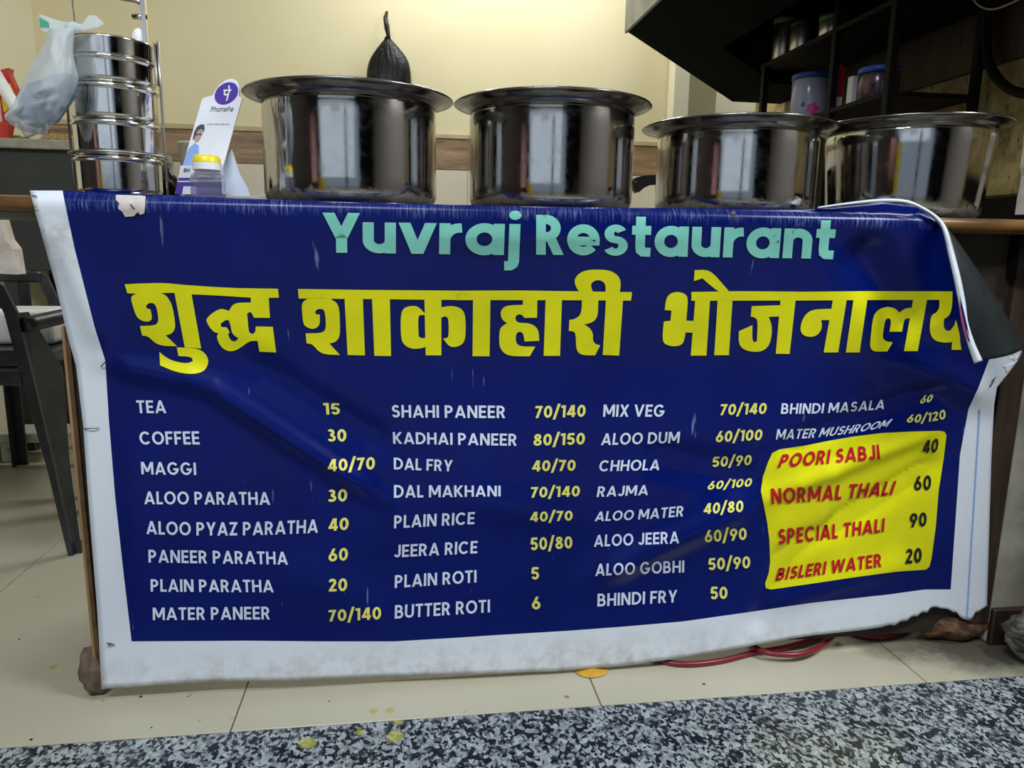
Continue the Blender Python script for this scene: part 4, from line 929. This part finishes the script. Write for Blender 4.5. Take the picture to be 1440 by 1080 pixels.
# ================================================================== RIGHT BACKGROUND
rk = thing('jar_rack', 'black metal shelf rack against the grimy yellow wall', 'rack', (1.32, .75, 0))
for (X, Y) in ((1.187, .44), (1.187, .70), (1.187, 1.12), (1.42, .44), (1.42, 1.12)):
    geo('post', *box((X-.010, Y-.010, 0) if Y > .57 else (X-.010, Y-.010, TOPZ+.001), (X+.010, Y+.010, 1.46 if Y > 1 and X < 1.3 else 1.75), .001, 1), M_rack, rk)
for z in (1.455, 1.24):
    geo('shelf', *box((1.178, .432, z-.012), (1.428, 1.15, z), .001, 1), M_rack, rk)
def jar(px0, px1, pyt, Y, zs, label, bodym, lidm, name='storage_jar', lidh=.016, X=1.26):
    q = oX((px0+px1)/2, pyt, X); Y = q.y; zt_ = q.z; cx = X; r = (oY(px1, 100, Y).x-oY(px0, 100, Y).x)/2
    t = thing(name, label, 'jar', (cx, Y, zs+.001)); z0_ = zs+.001
    geo('jar_body', *lathe([(0, z0_), (r*.9, z0_), (r*.96, z0_+.004), (r*.96, zt_-lidh-.006), (r*.9, zt_-lidh)], (cx, Y, 0), 32, cap1=True), bodym, t, smooth=True)
    geo('jar_lid', *lathe([(r*.9, zt_-lidh+.0005), (r, zt_-lidh+.0005), (r, zt_-.003), (r*.95, zt_), (0, zt_)], (cx, Y, 0), 32), lidm, t, smooth=True)
    return t, cx, r, z0_, zt_, Y
M_bluelid = mat('blue_lid', (.02, .08, .35), .35); M_greenlid = mat('green_lid', (.06, .2, .05), .4)
M_pjar = mat('tinted_jar', (.34, .36, .5), .2); M_djar = mottled('dark_spice_jar', (.02, .025, .06), (.14, .06, .06), 30, .2)
jar(1090, 1117, 26, .98, 1.455, 'steel jar with a tan lid, leftmost on the top rack shelf', M_jar, mat('tan_lid', (.3, .2, .1), .5), X=1.235)
jar(1114, 1142, 30, .84, 1.455, 'steel jar with a dark blue lid, middle of the top rack shelf', M_jar, mat('navy_lid', (.01, .02, .08), .4), X=1.235)
jar(1155, 1188, 22, .72, 1.455, 'steel jar with a green lid, rightmost on the top rack shelf', M_jar, M_greenlid, X=1.235)
t, cx, r, za, zc, jy = jar(1117, 1166, 105, .80, 1.24, 'clear jar with a blue lid and pink flower print on the lower rack shelf', M_pjar, M_bluelid, X=1.25)
def onjar(name, pts, m, t, cx, r, Y, lab=None):
    V = []
    for u, z in pts: a = math.radians(u); V.append(Vector((cx+r*.972*math.sin(a), Y-r*.972*math.cos(a), z)))
    geo(name, V, [list(range(len(V)))], m, t, label=lab)
M_pink = mat('pink_ink', (.6, .03, .2), .5)
for k in range(5):
    a = k*72; c0, c1_ = -18+12*math.cos(math.radians(a)), za+.035+.010*math.sin(math.radians(a))
    onjar('flower_petal', [(c0+9*math.cos(math.radians(b)), c1_+.007*math.sin(math.radians(b))) for b in range(0, 360, 45)], M_pink, t, cx, r, jy)
onjar('blue_leaf', [(-55, za+.045), (-48, za+.058), (-42, za+.05), (-45, za+.04)], M_bluelid, t, cx, r, jy)
onjar('blue_leaf', [(-30, za+.012), (-5, za+.022), (8, za+.012), (-8, za+.006)], M_bluelid, t, cx, r, jy)
t, cx, r, za, zc, jy = jar(1211, 1264, 96, .50, 1.24, 'dark jar with a blue lid, rightmost on the lower rack shelf', M_djar, M_bluelid, X=1.25)
V, F = [], []
for q in text_polys('dl', -8, 0, 8, 0, 9, 9, w=.2) if False else []: pass
onjar('white_mark', [(-4, za+.045), (2, za+.045), (2, za+.055), (6, za+.055), (6, za+.070), (8, za+.070), (8, za+.042), (-4, za+.040)], M_wplastic, t, cx, r, jy)
p = oX(1177, 150, 1.235); PY = p.y
t = thing('seasoning_packet', 'red and white packet standing between the two blue-lid jars', 'packet', (p.x, PY, 1.2405))
geo('packet_body', *prism([(p.x-.012, PY, 1.2412), (p.x+.014, PY, 1.2412), (p.x+.017, PY, oX(1180, 96, 1.235).z), (p.x-.004, PY, oX(1180, 96, 1.265).z)], (0, .012, 0)), M_redpack, t)
geo('white_label', *prism([(p.x-.009, PY-.0015, 1.247), (p.x+.011, PY-.0015, 1.247), (p.x+.013, PY-.0015, 1.285), (p.x-.006, PY-.0015, 1.285)], (0, .001, 0)), M_wplastic, t)
p = oX(1199, 150, 1.235); PY = p.y
t = thing('small_carton', 'slim white and yellow carton beside the dark blue-lid jar', 'carton', (p.x, PY, 1.2405))
geo('carton_body', *box((p.x-.007, PY, 1.2412), (p.x+.008, PY+.025, oX(1199, 108, 1.235).z), .001, 1), M_wplastic, t)
geo('yellow_end', *box((p.x-.0072, PY-.0005, 1.2415), (p.x+.0082, PY+.02, 1.257), .001, 1), M_yplastic, t)
p = oY(1130, 157, 1.05)
geo('switch_plate', *box((oY(1108, 152, 1.0).x-.004, .985, 1.241), (oY(1108, 152, 1.0).x+.016, .995, 1.262), .002, 1), M_wplastic, label='tiny white tag on the lower rack shelf', cat='tag')
geo('black_cable', *tube(smoothpath([oX(1392, -30, 1.41), oX(1388, 20, 1.41), oX(1387, 70, 1.41), oX(1396, 100, 1.41), oX(1418, 124, 1.40), oX(1450, 132, 1.39), oX(1500, 120, 1.38)], 6), .011, 12), M_rack, label='thick black hose looping down at the top right', cat='hose', smooth=True)
geo('thin_wire', *tube(smoothpath([oX(1366, -10, 1.36), oX(1372, 4, 1.36), oX(1386, 12, 1.36), oX(1402, 12, 1.36), oX(1425, 3, 1.36), oX(1440, -6, 1.36)], 6), .0022, 8), mat('wire_sheath', (.45, .43, .3), .5), label='thin pale wire drooping at the top right edge', cat='wire', smooth=True)
t = thing('white_sack', 'ragged whitish sack at the right end of the counter', 'sack', (1.40, .12, TOPZ+.002))
sk = [(1427, 302), (1430, 280), (1434, 262), (1436, 248), (1434, 236), (1438, 210), (1440, 185), (1470, 175), (1490, 240), (1490, 304)]
ss = [oY(x, y, .02) for x, y in sk]
geo('sack_body', *prism([(q.x, .02, max(q.z, TOPZ+.003)) for q in ss], (0, -.04, 0)), M_cloth, t)

# on the floor
geo('red_hose', *tube(smoothpath([oZ(x, y, .006) for x, y in ((860, 905), (920, 926), (960, 934), (1010, 930), (1060, 918), (1110, 909), (1150, 896), (1190, 880))], 6), .0058, 12), M_hose, label='red rubber hose lying along the floor under the banner', cat='hose', smooth=True)
geo('red_hose', *tube(smoothpath([oZ(x, y, .018) for x, y in ((1050, 895), (1062, 910), (1085, 919), (1125, 920), (1155, 908), (1175, 890))], 6), .0058, 12), M_hose, label='short red hose loop bulging out under the banner', cat='hose', smooth=True)
geo('red_hose', *tube(smoothpath([oZ(x, y, .0065) for x, y in ((1180, 885), (1205, 892), (1235, 896), (1262, 890), (1282, 878), (1288, 868))], 6), .006, 12), M_hose, label='red hose end nearest the brick foot', cat='hose', smooth=True)
V = [oZ(832+23*math.cos(a*math.pi/10), 942+11*math.sin(a*math.pi/10), .002) for a in range(20)]
geo('orange_peel', [q+Vector((0, 0, .0)) for q in V]+[oZ(832, 940, .010)], [[i, (i+1) % 20, 20] for i in range(20)], M_orange, label='round orange peel slice on the floor under the banner', cat='peel', smooth=True)
rg = thing('grey_rag', 'bundle of dirty grey rope-like rags on the floor at the right corner', 'rag', (1.33, -.02, 0))
random.seed(5)
geo('rag_core', *blob((1.325, -.075, .055), (.072, .044, .054), .35, 2.5, 3, 11), M_grime, rg, smooth=True)
for k in range(11):
    a0 = random.uniform(0, 6.28); ph = random.uniform(-.5, .5); pts = []
    for i in range(8):
        a = a0+i*.33*(1 if k % 2 else -1); el = ph+.35*math.sin(i*.9+k)
        pts.append((1.325+.076*math.cos(a)*math.cos(el), -.075-.044*abs(math.cos(el))*abs(math.sin(a))-.002, .058+.052*math.sin(el+.3*math.sin(a*2))))
    geo('rag_strand', *tube(smoothpath(pts, 3), .0085, 8), M_grime, rg, smooth=True)
for (px, py, r_, lab) in ((198, 980, .0035, 'dark crumb in front of the left foot block'), (265, 979, .0018, 'tiny crumb right of the left foot block, by a tile joint'), (213, 1023, .002, 'small crumb near the granite strip at left'),
        (27, 899, .0022, 'dark crumb on the tile at the far left'), (990, 962, .0032, 'largest dark crumb between the orange peel and the red hose'), (44, 1040, .003, 'brown crumb at the far left beside the granite strip'), (463, 986, .002, 'tiny crumb on the middle front tile')):
    q = oZ(px, py, .001); geo('crumb', *blob((q.x, q.y, r_*.5), (r_, r_*.6, r_*.5), .4, 2, 1, px), M_plyd, label=lab, cat='crumb')
# behind the photographer, mirrored in the pots
M_curt = mat('red_cloth', (.85, .02, .06), .7)
t = thing('striped_curtain', 'red and white striped curtain by the shop entrance, mirrored in the pots', 'curtain', (-2.93, -2.7, 0))
for k in range(12):
    geo('stripe', *box((-2.90, -3.2+.06*k, .7), (-2.88, -3.2+.06*k+.058, 1.6)), M_curt if k % 2 else M_wplastic, t)
t = thing('yellow_crate', 'yellow plastic crate by the shop entrance, mirrored in the pots', 'crate', (-1.9, -3.2, 0))
geo('crate_body', *box((-2.8, -3.7, 0), (-2.35, -3.3, 1.15), .02, 2), M_yplastic, t)
geo('maroon_sign', *box((-1.5, -3.7, 1.75), (-.7, -3.65, 2.2), .005, 1), mat('maroon', (.22, .01, .03), .5), label='maroon board over the entrance, mirrored in the pots', cat='board')
geo('dark_post', *box((-.35, -3.7, 0), (-.2, -3.6, 2.9), .005, 1), M_soot, label='dark entrance post, mirrored in the pots', cat='post')
